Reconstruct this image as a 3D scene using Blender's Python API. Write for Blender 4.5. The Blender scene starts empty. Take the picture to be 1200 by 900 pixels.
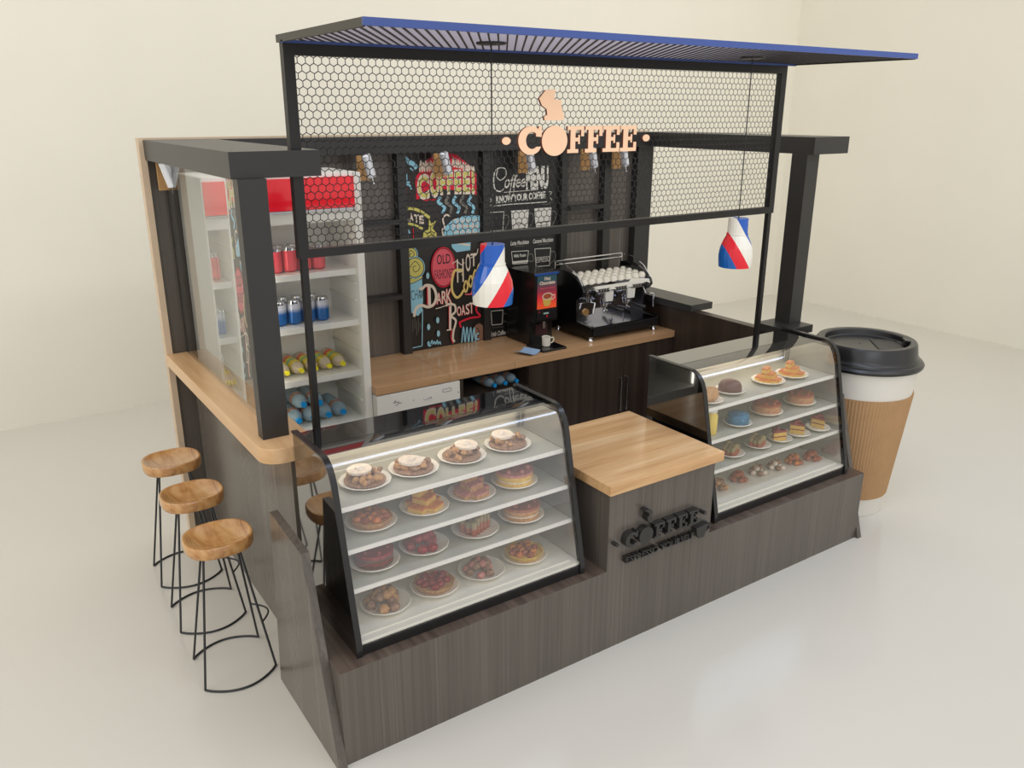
import bpy, bmesh, math, random
from mathutils import Vector, Matrix
random.seed(4)
SC = bpy.context.scene
COL = SC.collection
PI = math.pi

# ------------------------------------------------------------------ camera
CAM = (-0.95872, -2.61298, 2.53193)
YAW, PITCH, ROLL, FPX = 0.595122, 0.319818, 0.001852, 968.416
cp, sp = math.cos(PITCH), math.sin(PITCH)
FW = Vector((math.sin(YAW) * cp, math.cos(YAW) * cp, -sp))
RT0 = Vector((math.cos(YAW), -math.sin(YAW), 0))
UP0 = RT0.cross(FW)
RT = RT0 * math.cos(ROLL) + UP0 * math.sin(ROLL)
UPV = UP0 * math.cos(ROLL) - RT0 * math.sin(ROLL)
cam_data = bpy.data.cameras.new('camera')
cam = bpy.data.objects.new('camera', cam_data)
COL.objects.link(cam)
M = Matrix((RT, UPV, -FW)).transposed().to_4x4()
M.translation = Vector(CAM)
cam.matrix_world = M
cam_data.sensor_width = 36
cam_data.lens = FPX / 1200 * 36
cam_data.clip_start = 0.05
SC.camera = cam

# ------------------------------------------------------------------ light
SC.view_settings.view_transform = 'Standard'
SC.view_settings.look = 'None'
SC.view_settings.gamma = 1
SC.view_settings.use_curve_mapping = False
SC.view_settings.exposure = 0.0
W = bpy.data.worlds.new('world')
SC.world = W
W.use_nodes = True
WORLD_COL, WORLD_STR = (1.0, 0.974, 0.955), 0.98
W.node_tree.nodes['Background'].inputs[0].default_value = (*WORLD_COL, 1)
W.node_tree.nodes['Background'].inputs[1].default_value = WORLD_STR

def area_light(name, loc, target, sx, sy, power, col):
    l = bpy.data.lights.new(name, 'AREA')
    l.shape = 'RECTANGLE'; l.size = sx; l.size_y = sy; l.energy = power; l.color = col
    o = bpy.data.objects.new(name, l); COL.objects.link(o)
    o.location = loc
    o.rotation_euler = (Vector(target) - Vector(loc)).to_track_quat('-Z', 'Y').to_euler()
    return o
area_light('front_softbox', (-0.5, -5.0, 4.4), (1.8, 1.0, 0.8), 3.6, 1.4, 45, (0.85, 0.90, 1.0))
area_light('added_overhead_strip', (3.3, -0.62, 3.95), (3.3, -0.3, 0.0), 6.0, 0.42, 46, (0.60, 0.74, 1.0))  # unseen strip added above the canopy for highlights on the case glass
area_light('left_softbox', (-4.5, 1.0, 4.8), (-1.0, 3.0, 0.6), 2.5, 2.5, 66, (1.0, 0.97, 0.91))

rw_ = area_light('added_rear_wall_fill', (4.6, -3.6, 5.8), (4.8, 5.0, 3.6), 6.5, 1.4, 42, (1.0, 0.965, 0.90))  # unseen fill light added to brighten the back wall
rw_.data.spread = math.radians(92)

# ------------------------------------------------------------------ helpers
def lin(c):
    return tuple(((x / 255) / 12.92 if x / 255 <= 0.04045 else ((x / 255 + 0.055) / 1.055) ** 2.4) for x in c)

def new_mat(name):
    m = bpy.data.materials.new(name); m.use_nodes = True
    return m, m.node_tree.nodes, m.node_tree.links, m.node_tree.nodes['Principled BSDF']

def mat(name, rgb, rough=0.5, metal=0.0, spec=0.5, coat=0.0, noise=0.0, nscale=30, bump=0.0, emit=0.0):
    """plain surface with a little procedural variation"""
    m, N, L, b = new_mat(name)
    c = lin(rgb)
    b.inputs['Roughness'].default_value = rough
    b.inputs['Metallic'].default_value = metal
    b.inputs['Specular IOR Level'].default_value = spec
    b.inputs['Coat Weight'].default_value = coat
    b.inputs['Coat Roughness'].default_value = 0.05
    b.inputs['Base Color'].default_value = (*c, 1)
    if noise or bump:
        tc = N.new('ShaderNodeTexCoord'); n = N.new('ShaderNodeTexNoise')
        n.inputs['Scale'].default_value = nscale; n.inputs['Detail'].default_value = 4
        L.new(tc.outputs['Object'], n.inputs['Vector'])
        if noise:
            r = N.new('ShaderNodeValToRGB')
            r.color_ramp.elements[0].position = 0.3; r.color_ramp.elements[1].position = 0.7
            r.color_ramp.elements[0].color = (*[x * (1 - noise) for x in c], 1)
            r.color_ramp.elements[1].color = (*[min(1, x * (1 + noise)) for x in c], 1)
            L.new(n.outputs['Fac'], r.inputs['Fac']); L.new(r.outputs['Color'], b.inputs['Base Color'])
        if bump:
            bp = N.new('ShaderNodeBump'); bp.inputs['Strength'].default_value = bump
            bp.inputs['Distance'].default_value = 0.01
            L.new(n.outputs['Fac'], bp.inputs['Height']); L.new(bp.outputs['Normal'], b.inputs['Normal'])
    if emit:
        b.inputs['Emission Color'].default_value = (*c, 1); b.inputs['Emission Strength'].default_value = emit
    return m

def streak_mat(name, stops, vscale, rough=0.4, spec=0.5, detail=5, coat=0, second=None, coord='Object', distort=0.0):
    """wood-like streaks: noise stretched along the axis with the small scale"""
    m, N, L, b = new_mat(name)
    tc = N.new('ShaderNodeTexCoord'); mp = N.new('ShaderNodeMapping'); n = N.new('ShaderNodeTexNoise')
    mp.inputs['Scale'].default_value = vscale
    n.inputs['Scale'].default_value = 1.0; n.inputs['Detail'].default_value = detail; n.inputs['Roughness'].default_value = 0.62
    n.inputs['Distortion'].default_value = distort
    L.new(tc.outputs[coord], mp.inputs['Vector']); L.new(mp.outputs['Vector'], n.inputs['Vector'])
    r = N.new('ShaderNodeValToRGB')
    el = r.color_ramp.elements
    el[0].position = stops[0][0]; el[0].color = (*lin(stops[0][1]), 1)
    el[1].position = stops[-1][0]; el[1].color = (*lin(stops[-1][1]), 1)
    for p, c in stops[1:-1]:
        e = el.new(p); e.color = (*lin(c), 1)
    L.new(n.outputs['Fac'], r.inputs['Fac'])
    out = r.outputs['Color']
    if second:
        mp2 = N.new('ShaderNodeMapping'); n2 = N.new('ShaderNodeTexNoise')
        mp2.inputs['Scale'].default_value = second[0]; n2.inputs['Scale'].default_value = 1.0
        n2.inputs['Detail'].default_value = 3
        L.new(tc.outputs[coord], mp2.inputs['Vector']); L.new(mp2.outputs['Vector'], n2.inputs['Vector'])
        mx = N.new('ShaderNodeMix'); mx.data_type = 'RGBA'; mx.blend_type = 'MULTIPLY'
        mx.inputs['Factor'].default_value = second[1]
        r2 = N.new('ShaderNodeValToRGB'); r2.color_ramp.elements[0].position = 0.35; r2.color_ramp.elements[1].position = 0.65
        r2.color_ramp.elements[0].color = (0.45, 0.42, 0.4, 1)
        L.new(n2.outputs['Fac'], r2.inputs['Fac'])
        L.new(out, mx.inputs[6]); L.new(r2.outputs['Color'], mx.inputs[7]); out = mx.outputs[2]
    L.new(out, b.inputs['Base Color'])
    b.inputs['Roughness'].default_value = rough; b.inputs['Specular IOR Level'].default_value = spec
    b.inputs['Coat Weight'].default_value = coat
    return m

def glass_mat(name, tint=(1, 1, 1), ior=1.5, rough=0.0, boost=1.0):
    """clear sheet glass: straight transmission plus a fresnel reflection on its outward faces"""
    m, N, L, b = new_mat(name)
    N.remove(b)
    out = N['Material Output']
    tr = N.new('ShaderNodeBsdfTransparent'); tr.inputs[0].default_value = (*tint, 1)
    gl = N.new('ShaderNodeBsdfGlossy'); gl.inputs['Roughness'].default_value = rough
    fr = N.new('ShaderNodeFresnel'); fr.inputs['IOR'].default_value = ior
    ge = N.new('ShaderNodeNewGeometry')
    inv = N.new('ShaderNodeMath'); inv.operation = 'SUBTRACT'; inv.inputs[0].default_value = 1
    mu = N.new('ShaderNodeMath'); mu.operation = 'MULTIPLY'
    mu2 = N.new('ShaderNodeMath'); mu2.operation = 'MULTIPLY'; mu2.inputs[1].default_value = boost; mu2.use_clamp = True
    L.new(ge.outputs['Backfacing'], inv.inputs[1])
    L.new(fr.outputs[0], mu.inputs[0]); L.new(inv.outputs[0], mu.inputs[1]); L.new(mu.outputs[0], mu2.inputs[0])
    mx = N.new('ShaderNodeMixShader')
    L.new(mu2.outputs[0], mx.inputs[0]); L.new(tr.outputs[0], mx.inputs[1]); L.new(gl.outputs[0], mx.inputs[2])
    L.new(mx.outputs[0], out.inputs['Surface'])
    return m

class MB:
    """collects shapes and links them as ONE mesh object"""
    def __init__(s, T=None):
        s.v = []; s.f = []; s.m = []; s.T = T or Matrix.Identity(4); s.k = 0
    def mi(s, k): s.k = k; return s
    def add(s, vs, fs):
        o = len(s.v)
        s.v += [s.T @ Vector(p) for p in vs]
        s.f += [tuple(o + i for i in f) for f in fs]
        s.m += [s.k] * len(fs); return s
    def box(s, x0, x1, y0, y1, z0, z1):
        vs = [(x, y, z) for z in (z0, z1) for y in (y0, y1) for x in (x0, x1)]
        return s.add(vs, [(0, 2, 3, 1), (4, 5, 7, 6), (0, 1, 5, 4), (2, 6, 7, 3), (0, 4, 6, 2), (1, 3, 7, 5)])
    def prism(s, pts, axis, a, b, cap=True):
        n = len(pts)
        def P(p, t): return {'x': (t, p[0], p[1]), 'y': (p[0], t, p[1]), 'z': (p[0], p[1], t)}[axis]
        vs = [P(p, a) for p in pts] + [P(p, b) for p in pts]
        fs = [(i, (i + 1) % n, n + (i + 1) % n, n + i) for i in range(n)]
        if cap: fs += [tuple(range(n))[::-1], tuple(range(n, 2 * n))]
        return s.add(vs, fs)
    def tube(s, pts, r, seg=8, closed=False, flat=1.0):
        P = [Vector(p) for p in pts]; n = len(P)
        rs = r if isinstance(r, (list, tuple)) else [r] * n
        vs = []; u = None
        for i in range(n):
            a = P[(i - 1) % n] if (closed or i) else P[i]
            b = P[(i + 1) % n] if (closed or i < n - 1) else P[i]
            t = (b - a).normalized()
            if u is None:
                u = t.orthogonal().normalized()
                if abs(t.z) < 0.9: u = t.cross(Vector((0, 0, 1))).normalized()
            u = (u - t * u.dot(t)).normalized(); w = t.cross(u)
            for k in range(seg):
                an = 2 * PI * k / seg
                vs.append(P[i] + (u * math.cos(an) + w * math.sin(an) * flat) * rs[i])
        fs = []
        for i in range(n if closed else n - 1):
            for k in range(seg):
                j = (i + 1) % n
                fs.append((i * seg + k, i * seg + (k + 1) % seg, j * seg + (k + 1) % seg, j * seg + k))
        if not closed: fs += [tuple(range(seg))[::-1], tuple((n - 1) * seg + k for k in range(seg))]
        return s.add(vs, fs)
    def lathe(s, prof, seg=24, c=(0, 0, 0), closed=False, wob=None):
        vs = []; fs = []; n = len(prof)
        for i, (r, z) in enumerate(prof):
            for k in range(seg):
                an = 2 * PI * k / seg
                rr = r * (wob(an, i) if wob else 1)
                vs.append((c[0] + rr * math.cos(an), c[1] + rr * math.sin(an), c[2] + z))
        for i in range(n if closed else n - 1):
            j = (i + 1) % n
            for k in range(seg):
                fs.append((i * seg + k, i * seg + (k + 1) % seg, j * seg + (k + 1) % seg, j * seg + k))
        if not closed:
            if prof[0][0] > 1e-6: fs.append(tuple(range(seg))[::-1])
            if prof[-1][0] > 1e-6: fs.append(tuple((n - 1) * seg + k for k in range(seg)))
        return s.add(vs, fs)
    def ball(s, c, r, seg=12, rings=8, jit=0.0, rot=None):
        rx, ry, rz = r if isinstance(r, (tuple, list)) else (r, r, r)
        vs = []; R = rot or Matrix.Identity(3)
        for i in range(rings + 1):
            th = PI * i / rings
            for k in range(seg):
                ph = 2 * PI * k / seg; q = 1 + random.uniform(-jit, jit)
                p = R @ Vector((rx * math.sin(th) * math.cos(ph) * q, ry * math.sin(th) * math.sin(ph) * q, -rz * math.cos(th) * q))
                vs.append(Vector(c) + p)
        fs = [(i * seg + k, i * seg + (k + 1) % seg, (i + 1) * seg + (k + 1) % seg, (i + 1) * seg + k) for i in range(rings) for k in range(seg)]
        return s.add(vs, fs)
    def ribbon(s, pts, w, y):
        """flat chalk stroke on a board facing -y: pts are (x, z)"""
        n = len(pts); vs = []
        for i in range(n):
            a = Vector(pts[max(i - 1, 0)]); b = Vector(pts[min(i + 1, n - 1)])
            t = (b - a); t = t.normalized() if t.length > 1e-9 else Vector((1, 0))
            nn = Vector((-t.y, t.x)) * (w[i] if isinstance(w, (list, tuple)) else w) / 2
            p = Vector(pts[i])
            vs += [(p.x + nn.x, y, p.y + nn.y), (p.x - nn.x, y, p.y - nn.y)]
        return s.add(vs, [(2 * i, 2 * i + 1, 2 * i + 3, 2 * i + 2) for i in range(n - 1)])
    def poly(s, pts, y):
        return s.add([(p[0], y, p[1]) for p in pts], [tuple(range(len(pts)))])
    def build(s, name, mats, parent=None, origin=None, bevel=0.0, angle=35, flat=False):
        me = bpy.data.meshes.new(name)
        if parent is not None: o0 = ORI[parent.name]
        elif origin is not None: o0 = Vector(origin)
        else:
            xs = [p.x for p in s.v]; ys = [p.y for p in s.v]; zs = [p.z for p in s.v]
            o0 = Vector(((min(xs) + max(xs)) / 2, (min(ys) + max(ys)) / 2, min(zs)))
        me.from_pydata([p - o0 for p in s.v], [], s.f)
        for mm in (mats if isinstance(mats, (list, tuple)) else [mats]): me.materials.append(mm)
        me.polygons.foreach_set('material_index', s.m)
        bm = bmesh.new(); bm.from_mesh(me)
        bmesh.ops.remove_doubles(bm, verts=bm.verts, dist=1e-6)
        if not flat: bmesh.ops.recalc_face_normals(bm, faces=bm.faces)
        bm.to_mesh(me); bm.free()
        if not flat:
            me.polygons.foreach_set('use_smooth', [True] * len(me.polygons))
            me.set_sharp_from_angle(angle=math.radians(angle))
        o = bpy.data.objects.new(name, me); COL.objects.link(o)
        ORI[o.name] = o0
        if parent is not None: o.parent = parent
        else: o.location = o0
        if bevel:
            b = o.modifiers.new('bevel', 'BEVEL'); b.width = bevel; b.segments = 2; b.limit_method = 'ANGLE'
            b.harden_normals = True
        return o
ORI = {}

def tag(o, label=None, cat=None, group=None, kind=None):
    if label: o['label'] = label
    if cat: o['category'] = cat
    if group: o['group'] = group
    if kind: o['kind'] = kind
    return o
def thing(name, loc, label, cat, group=None):
    o = bpy.data.objects.new(name, None); COL.objects.link(o)
    o.location = loc; o.empty_display_size = 0.05
    ORI[o.name] = Vector(loc)
    return tag(o, label, cat, group)
def top_faces(o):
    for p in o.data.polygons:
        if p.normal.z > .5: p.material_index = 1
def dup(o, loc=None, label=None, parent=None, rz=None):
    c = o.copy(); COL.objects.link(c); ORI[c.name] = ORI[o.name]
    if parent is not None: c.parent = parent
    if loc is not None: c.location = loc
    if rz is not None: c.rotation_euler = (0, 0, rz)
    if label: c['label'] = label
    for ch in list(o.children): dup(ch, parent=c)
    return c

def text_geo(txt, size=1.0, bold=0.0, shear=0.0, sx=1.0):
    """outline of a word as 2-D faces, centred; the word is `size` high (capital height)"""
    cu = bpy.data.curves.new('t', 'FONT'); cu.body = txt; cu.size = 1; cu.offset = bold; cu.shear = shear
    cu.align_x = 'CENTER'; cu.resolution_u = 3
    o = bpy.data.objects.new('t', cu); COL.objects.link(o)
    bpy.context.view_layer.update()
    me = bpy.data.meshes.new_from_object(o.evaluated_get(bpy.context.evaluated_depsgraph_get()))
    vs = [(v.co.x * size * 1.45 * sx, v.co.y * size * 1.45) for v in me.vertices]
    fs = [tuple(p.vertices) for p in me.polygons]
    bpy.data.objects.remove(o); bpy.data.curves.remove(cu); bpy.data.meshes.remove(me)
    return vs, fs
def put_text(mb, txt, x, y, z, size, bold=0.0, shear=0.0, sx=1.0, rot=0.0, width=None):
    """word on a surface facing -y, baseline centre at (x, y, z)"""
    vs, fs = text_geo(txt, size, bold, shear, sx)
    if width:
        w = max(v[0] for v in vs) - min(v[0] for v in vs); k = width / w
        vs = [(a * k, b) for a, b in vs]
    c, s_ = math.cos(rot), math.sin(rot)
    mb.add([(x + a * c - b * s_, y, z + a * s_ + b * c) for a, b in vs], fs)
def on_y(u, v, y):
    """point of the plane y=const seen at photo position u, v"""
    d = FW + RT * (u - 600) / FPX + UPV * (450 - v) / FPX
    t = (y - CAM[1]) / d.y
    return (CAM[0] + t * d.x, CAM[2] + t * d.z)

# ------------------------------------------------------------------ materials
M_wall = mat('wall_paint', (236, 232, 218), 0.85, noise=0.012, nscale=1.5, bump=0.02)
M_floor = mat('glossy_floor', (210, 206, 196), 0.16, spec=0.5, noise=0.015, nscale=0.8)
M_lam = streak_mat('grey_wood_laminate', [(0.25, (76, 70, 64)), (0.45, (106, 99, 91)), (0.55, (96, 89, 82)), (0.75, (130, 122, 113))], (20, 20, 0.22), 0.26, second=((4.5, 4.5, 0.12), 0.40))
M_lamd = streak_mat('dark_wood_laminate', [(0.3, (48, 38, 32)), (0.5, (64, 52, 45)), (0.7, (76, 64, 56))], (24, 12, 0.3), 0.35, second=((3, 3, 0.3), 0.3))
M_lamt = streak_mat('grey_wood_laminate_top', [(0.25, (66, 55, 48)), (0.5, (90, 77, 68)), (0.75, (108, 95, 85))], (26, 0.8, 0.8), 0.26, detail=4)
M_oak = streak_mat('oak_top', [(0.25, (184, 138, 90)), (0.45, (212, 168, 118)), (0.6, (220, 180, 132)), (0.78, (238, 208, 168))], (0.9, 15, 15), 0.17, detail=5, second=((0.5, 5, 5), 0.22), distort=0.35)
M_oaky = streak_mat('oak_bar_top', [(0.25, (200, 158, 110)), (0.5, (214, 174, 128)), (0.75, (222, 186, 142))], (14, 1.0, 14), 0.25, detail=4, distort=0.3)
M_oakb = streak_mat('beech_worktop', [(0.25, (184, 144, 104)), (0.5, (196, 156, 116)), (0.75, (206, 168, 128))], (1.2, 14, 14), 0.14, detail=4)
M_edge = mat('pale_wood_edge', (206, 184, 156), 0.5, noise=0.04, nscale=12)
M_black = mat('black_painted_wood', (44, 42, 40), 0.38, noise=0.05, nscale=6)
M_metal = mat('black_painted_metal', (30, 29, 28), 0.4, spec=0.4, noise=0.04, nscale=20)
M_wire = mat('black_wire', (18, 19, 24), 0.35, spec=0.6)
M_bluesheen = mat('blue_sheen_metal', (54, 76, 136), 0.4, noise=0.03, nscale=10)  # blue light reflected by the canopy edges, put into the base colour
M_gloss = mat('black_glass_panel', (12, 12, 13), 0.015, spec=1.0, coat=1.0)
M_case = mat('black_case_trim', (32, 31, 31), 0.25)
M_white = mat('white_enamel', (238, 235, 226), 0.35, noise=0.01, nscale=5)
M_whitei = mat('white_liner', (232, 228, 214), 0.4, noise=0.01, nscale=5)
M_shelf = mat('white_glass_shelf', (232, 230, 222), 0.18)
M_liner = mat('steel_liner', (188, 186, 180), 0.22, metal=0.75)
M_glass = glass_mat('clear_glass', (1, 1, 1), 1.95, boost=1.3)
M_chrome = mat('chrome', (225, 226, 230), 0.06, metal=1.0)
M_steel = mat('brushed_steel', (190, 190, 192), 0.25, metal=1.0)
M_plate = mat('white_china', (238, 232, 216), 0.25)
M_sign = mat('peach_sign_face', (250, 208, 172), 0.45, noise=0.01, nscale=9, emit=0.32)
M_signb = mat('brown_sign_edge', (120, 60, 40), 0.5)
M_plastic = mat('black_plastic', (16, 16, 17), 0.22, spec=0.6)
M_plasticm = mat('black_matte_plastic', (26, 26, 27), 0.4)
M_seat = streak_mat('oiled_seat_wood', [(0.25, (128, 78, 40)), (0.42, (184, 130, 74)), (0.55, (204, 154, 96)), (0.8, (222, 180, 124))], (13, 2.6, 13), 0.2, detail=6, distort=1.4, second=((8, 8, 8), 0.35), coat=0.5)
M_stoolw = mat('dark_steel_wire', (62, 64, 66), .3, metal=.6)

# ------------------------------------------------------------------ room
YW, XW = 5.05, 8.78
def struct(name, mb, m): return tag(mb.build(name, m), kind='structure')
struct('floor', MB().box(-9, XW + .1, -7, YW + .1, -0.1, 0), M_floor)
struct('wall_back', MB().box(-9, XW + .1, YW, YW + .1, 0, 6.5), M_wall)
struct('wall_right', MB().box(XW, XW + .1, -7, YW, 0, 6.5), M_wall)

# ------------------------------------------------------------------ front counter
H1, X1, H2, X2, LX = 0.440, 1.359, 0.852, 2.056, 3.40
t = thing('front_counter', (1.7, 0.35, 0), 'long grey-brown wood laminate front counter with a raised block in its middle', 'counter')
b = MB()
b.prism([(0, 0), (LX, 0), (LX, H1), (X2, H1), (X2, H2), (X1, H2), (X1, H1), (0, H1)], 'y', 0, 0.66)
top_faces(b.build('body', [M_lam, M_lamt], t))
wing = [(0.0, 0), (0.0 - 0.02, 0), (0.225, 0.90), (0.585, 0.905), (0.675, 0)]
wing = [(-0.022, 0), (0.228, 0.876), (0.590, 0.906), (0.676, 0)]
for x0, x1 in ((-0.036, -0.001), (LX + 0.001, LX + 0.036)):
    MB().prism(wing, 'x', x0, x1).build('wing_panel', [M_lam, M_lamt], t)
o = MB().box(1.336, 2.087, -0.03, 0.69, H2, 0.902).build('block_top', M_oak, bevel=0.004)
tag(o, 'square oak top lying on the raised block between the two display cases', 'countertop')

# raised dark logo on the block
def slabF(x, z, w, h, bold=1.0):
    R = [(.20, .48, .14, .86), (.03, .97, .86, 1), (.80, .97, .62, .86), (.48, .64, .43, .57), (.64, .74, .33, .67), (.03, .66, 0, .14)]
    return [(x + w * a, x + w * c, z + h * d, z + h * e) for a, c, d, e in R]
def slabE(x, z, w, h):
    R = [(.20, .48, .14, .86), (.03, .97, .86, 1), (.80, .97, .65, .86), (.48, .62, .43, .57), (.62, .72, .34, .66), (.03, .97, 0, .14), (.80, .97, .14, .36)]
    return [(x + w * a, x + w * c, z + h * d, z + h * e) for a, c, d, e in R]
def letterC(x, z, w, h):
    cx, cz = x + w * .52, z + h / 2; pts = []
    a0, a1 = math.radians(52), math.radians(312)
    for i in range(25):
        a = a0 + (a1 - a0) * i / 24; pts.append((cx + w * .52 * math.cos(a), cz + h * .5 * math.sin(a)))
    pts.append((cx + .44 * w, cz - .22 * h))
    for i in range(21):
        a = a1 + (a0 - a1) * i / 20
        pts.append((cx + w * .06 + w * .26 * math.cos(a), cz + h * .30 * math.sin(a)))
    pts += [(cx + .22 * w, cz + .14 * h), (cx + .46 * w, cz + .12 * h), (cx + .46 * w, cz + .5 * h), (cx + .34 * w, cz + .5 * h)]
    return pts
def ell(cx, cz, rx, rz, n=28): return [(cx + rx * math.cos(2 * PI * i / n), cz + rz * math.sin(2 * PI * i / n)) for i in range(n)]
STEAM = [(0.00, .70), (.28, .97), (.70, 1.0), (.66, .67), (1.0, .66), (.97, .52), (1.12, .08), (1.02, 0), (.25, 0), (.22, .12), (.36, .18), (.33, .36), (.12, .48)]
def letter_parts(parent, xs, z0, h, y0, y1, mats):
    """the word COFFEE as six raised letters, the O a filled bean disc"""
    def fin(mb, name):
        o = mb.build(name, mats, parent)
        if len(mats) > 1:
            for p in o.data.polygons: p.material_index = 0 if p.normal.y < -0.9 else 1
        return o
    x = xs
    fin(MB().prism(letterC(x[0][0], z0 - .02 * h, x[0][1] - x[0][0], h * 1.04), 'y', y0, y1), 'letter')
    fin(MB().prism(ell((x[1][0] + x[1][1]) / 2, z0 + h * .47, (x[1][1] - x[1][0]) / 2 * .99, h * .56), 'y', y0, y1), 'letter')
    for k, fn in ((2, slabF), (3, slabF), (4, slabE), (5, slabE)):
        m = MB()
        for a, c, d, e in fn(x[k][0], z0, x[k][1] - x[k][0], h): m.box(a, c, y0, y1, d, e)
        fin(m, 'letter')
t = thing('wall_logo', (1.69, 0, 0.44), 'raised black coffee lettering with a slogan on the front of the block', 'sign')
lx = [(1.437, 1.515), (1.523, 1.613), (1.620, 1.690), (1.698, 1.768), (1.776, 1.846), (1.853, 1.925)]
letter_parts(t, lx, 0.553, 0.078, -0.038, 0, [M_black])
MB().prism([(1.545 + .055 * a, .648 + .075 * c) for a, c in [(.1, 1.0), (.55, .82), (.62, .6), (.4, .45), (.55, .2), (.9, 0), (1.15, .1), (.85, .3), (.8, .5), (1.05, .7), (.95, .9), (.5, 1.08)]], 'y', -.038, 0).build('steam', M_black, t)
for px, pz in ((1.388, .590), (1.973, .592)):
    MB().prism(ell(px, pz, .011, .010, 14), 'y', -.036, 0).build('dot', M_black, t)
vs, fs = text_geo('ESPRESSO YOURSELF', .030, .02)
w = max(v[0] for v in vs) - min(v[0] for v in vs); kx = .455 / w
m = MB()
m.add([(1.68 + a * kx, -.030, .470 + c) for a, c in vs], fs)
o = m.build('slogan', M_black, t, flat=True)
so = o.modifiers.new('solidify', 'SOLIDIFY'); so.thickness = .030; so.offset = -1
m = MB()
m.prism([(1.918, .520), (2.000, .528), (1.996, .49), (1.975, .458), (1.945, .456), (1.925, .480)], 'y', -.036, 0)
m.prism([(2.000, .520), (2.020, .520), (2.024, .500), (1.998, .485), (1.998, .492), (2.013, .503), (2.011, .511), (2.000, .511)], 'y', -.036, 0)
m.build('cup_emblem', M_black, t)

# ------------------------------------------------------------------ left bar: wall, oak top
t = thing('left_half_wall', (.13, 1.55, 0), 'grey wood laminate half wall carrying the oak bar behind the stools', 'counter')
MB().box(.110, .150, .70, 2.395, 0, 1.094).build('panel', M_lam, t)
# rounded oak bar top
def rrect(x0, x1, y0, y1, rs):
    """rs: radii at (x0,y0),(x1,y0),(x1,y1),(x0,y1)"""
    P = []
    for (cx, cy, r, a0) in ((x0, y0, rs[0], PI), (x1, y0, rs[1], 1.5 * PI), (x1, y1, rs[2], 0), (x0, y1, rs[3], .5 * PI)):
        if r <= 0: P.append((cx, cy)); continue
        ox = cx + r if cx == x0 else cx - r; oy = cy + r if cy == y0 else cy - r
        for i in range(9): P.append((ox + r * math.cos(a0 + i * PI / 16), oy + r * math.sin(a0 + i * PI / 16)))
    return P
o = MB().prism(rrect(-.028, .215, .625, 2.395, (.09, 0, 0, 0)), 'z', 1.094, 1.164).build('bar_counter', M_oaky, bevel=.003)
tag(o, 'narrow oak bar top with a rounded corner behind the stools', 'countertop')

# ------------------------------------------------------------------ back wall of the kiosk
t = thing('wooden_backdrop', (1.85, 2.45, 0), 'tall dark wood back panel of the kiosk with pale wooden edges', 'panel')
MB().box(.010, 3.73, 2.405, 2.44, 0, 2.372).build('board', M_lam, t)
MB().box(-.024, .010, 2.39, 2.46, 0, 2.385).build('edge_strip', M_edge, t)
MB().box(.010, 3.73, 2.40, 2.46, 2.372, 2.385).build('edge_strip', M_edge, t)
for x0, x1 in ((1.497, 1.560), (2.150, 2.205), (2.832, 2.890), (3.240, 3.310), (3.570, 3.728)):
    MB().box(x0, x1, 2.335, 2.404, .93 if x0 < 3.5 else 0, 2.268).build('upright', M_black, t)
for x0, x1, z in ((1.03, 1.497, 1.842), (1.03, 1.497, 1.345), (2.890, 3.240, 1.842)):
    MB().box(x0, x1, 2.30, 2.404, z - .018, z + .012).build('shelf_board', M_black, t)

# ------------------------------------------------------------------ overhead beams and posts
t = thing('beam_frame', (1.9, 1.6, 0), 'thick black beams forming a U over the kiosk on two square posts', 'frame')
MB().box(0.0, .264, .79, 2.40, 2.270, 2.375).box(.264, .315, .79, .820, 2.270, 2.375).box(.264, .315, .870, 2.40, 2.270, 2.375).box(.315, .378, .79, 2.40, 2.270, 2.375).build('beam', M_black, t)
MB().box(3.635, 3.985, .79, 2.40, 2.270, 2.375).build('beam', M_black, t)
MB().box(.378, 3.635, 2.30, 2.40, 2.270, 2.375).build('beam', M_black, t)
MB().box(.017, .134, .762, .826, 1.164, 2.270).build('post', M_black, t)
MB().box(3.630, 3.750, .83, .95, 1.164, 2.270).build('post', M_black, t)
MB().box(.092, .150, 2.335, 2.398, 1.164, 2.270).build('post', M_black, t)

# right half wall
t = thing('right_half_wall', (3.56, 1.6, 0), 'low dark wood laminate wall closing the right side of the kiosk', 'counter')
MB().box(3.53, 3.60, .74, 2.395, 0, 1.112).build('panel', M_lamd, t)
MB().box(3.490, 3.72, 1.60, 2.395, 1.112, 1.164).build('cap_plate', M_black, t, bevel=.002)
MB().box(3.490, 3.76, .735, 1.00, 1.112, 1.164).build('cap_plate', M_black, t, bevel=.002)

# glass side window standing on the bar
m, N, L, bs = new_mat('side_window_glass')
N.remove(bs)
g = N.new('ShaderNodeBsdfGlass'); g.inputs['IOR'].default_value = 1.66; g.inputs['Roughness'].default_value = 0; g.inputs['Color'].default_value = (.97, .99, .98, 1)
L.new(g.outputs[0], N['Material Output'].inputs['Surface'])
M_pane = m
t = thing('glass_screen', (.10, 1.6, 1.164), 'clear glass side screen standing on the oak bar left of the fridge', 'glass screen'); t['kind'] = 'thing'
MB().add([(.088, .828, 1.164), (.088, 2.334, 1.164), (.088, 2.334, 2.270), (.088, .828, 2.270)], [(0, 3, 2, 1)]).build('pane', M_pane, t, flat=True)

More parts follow.
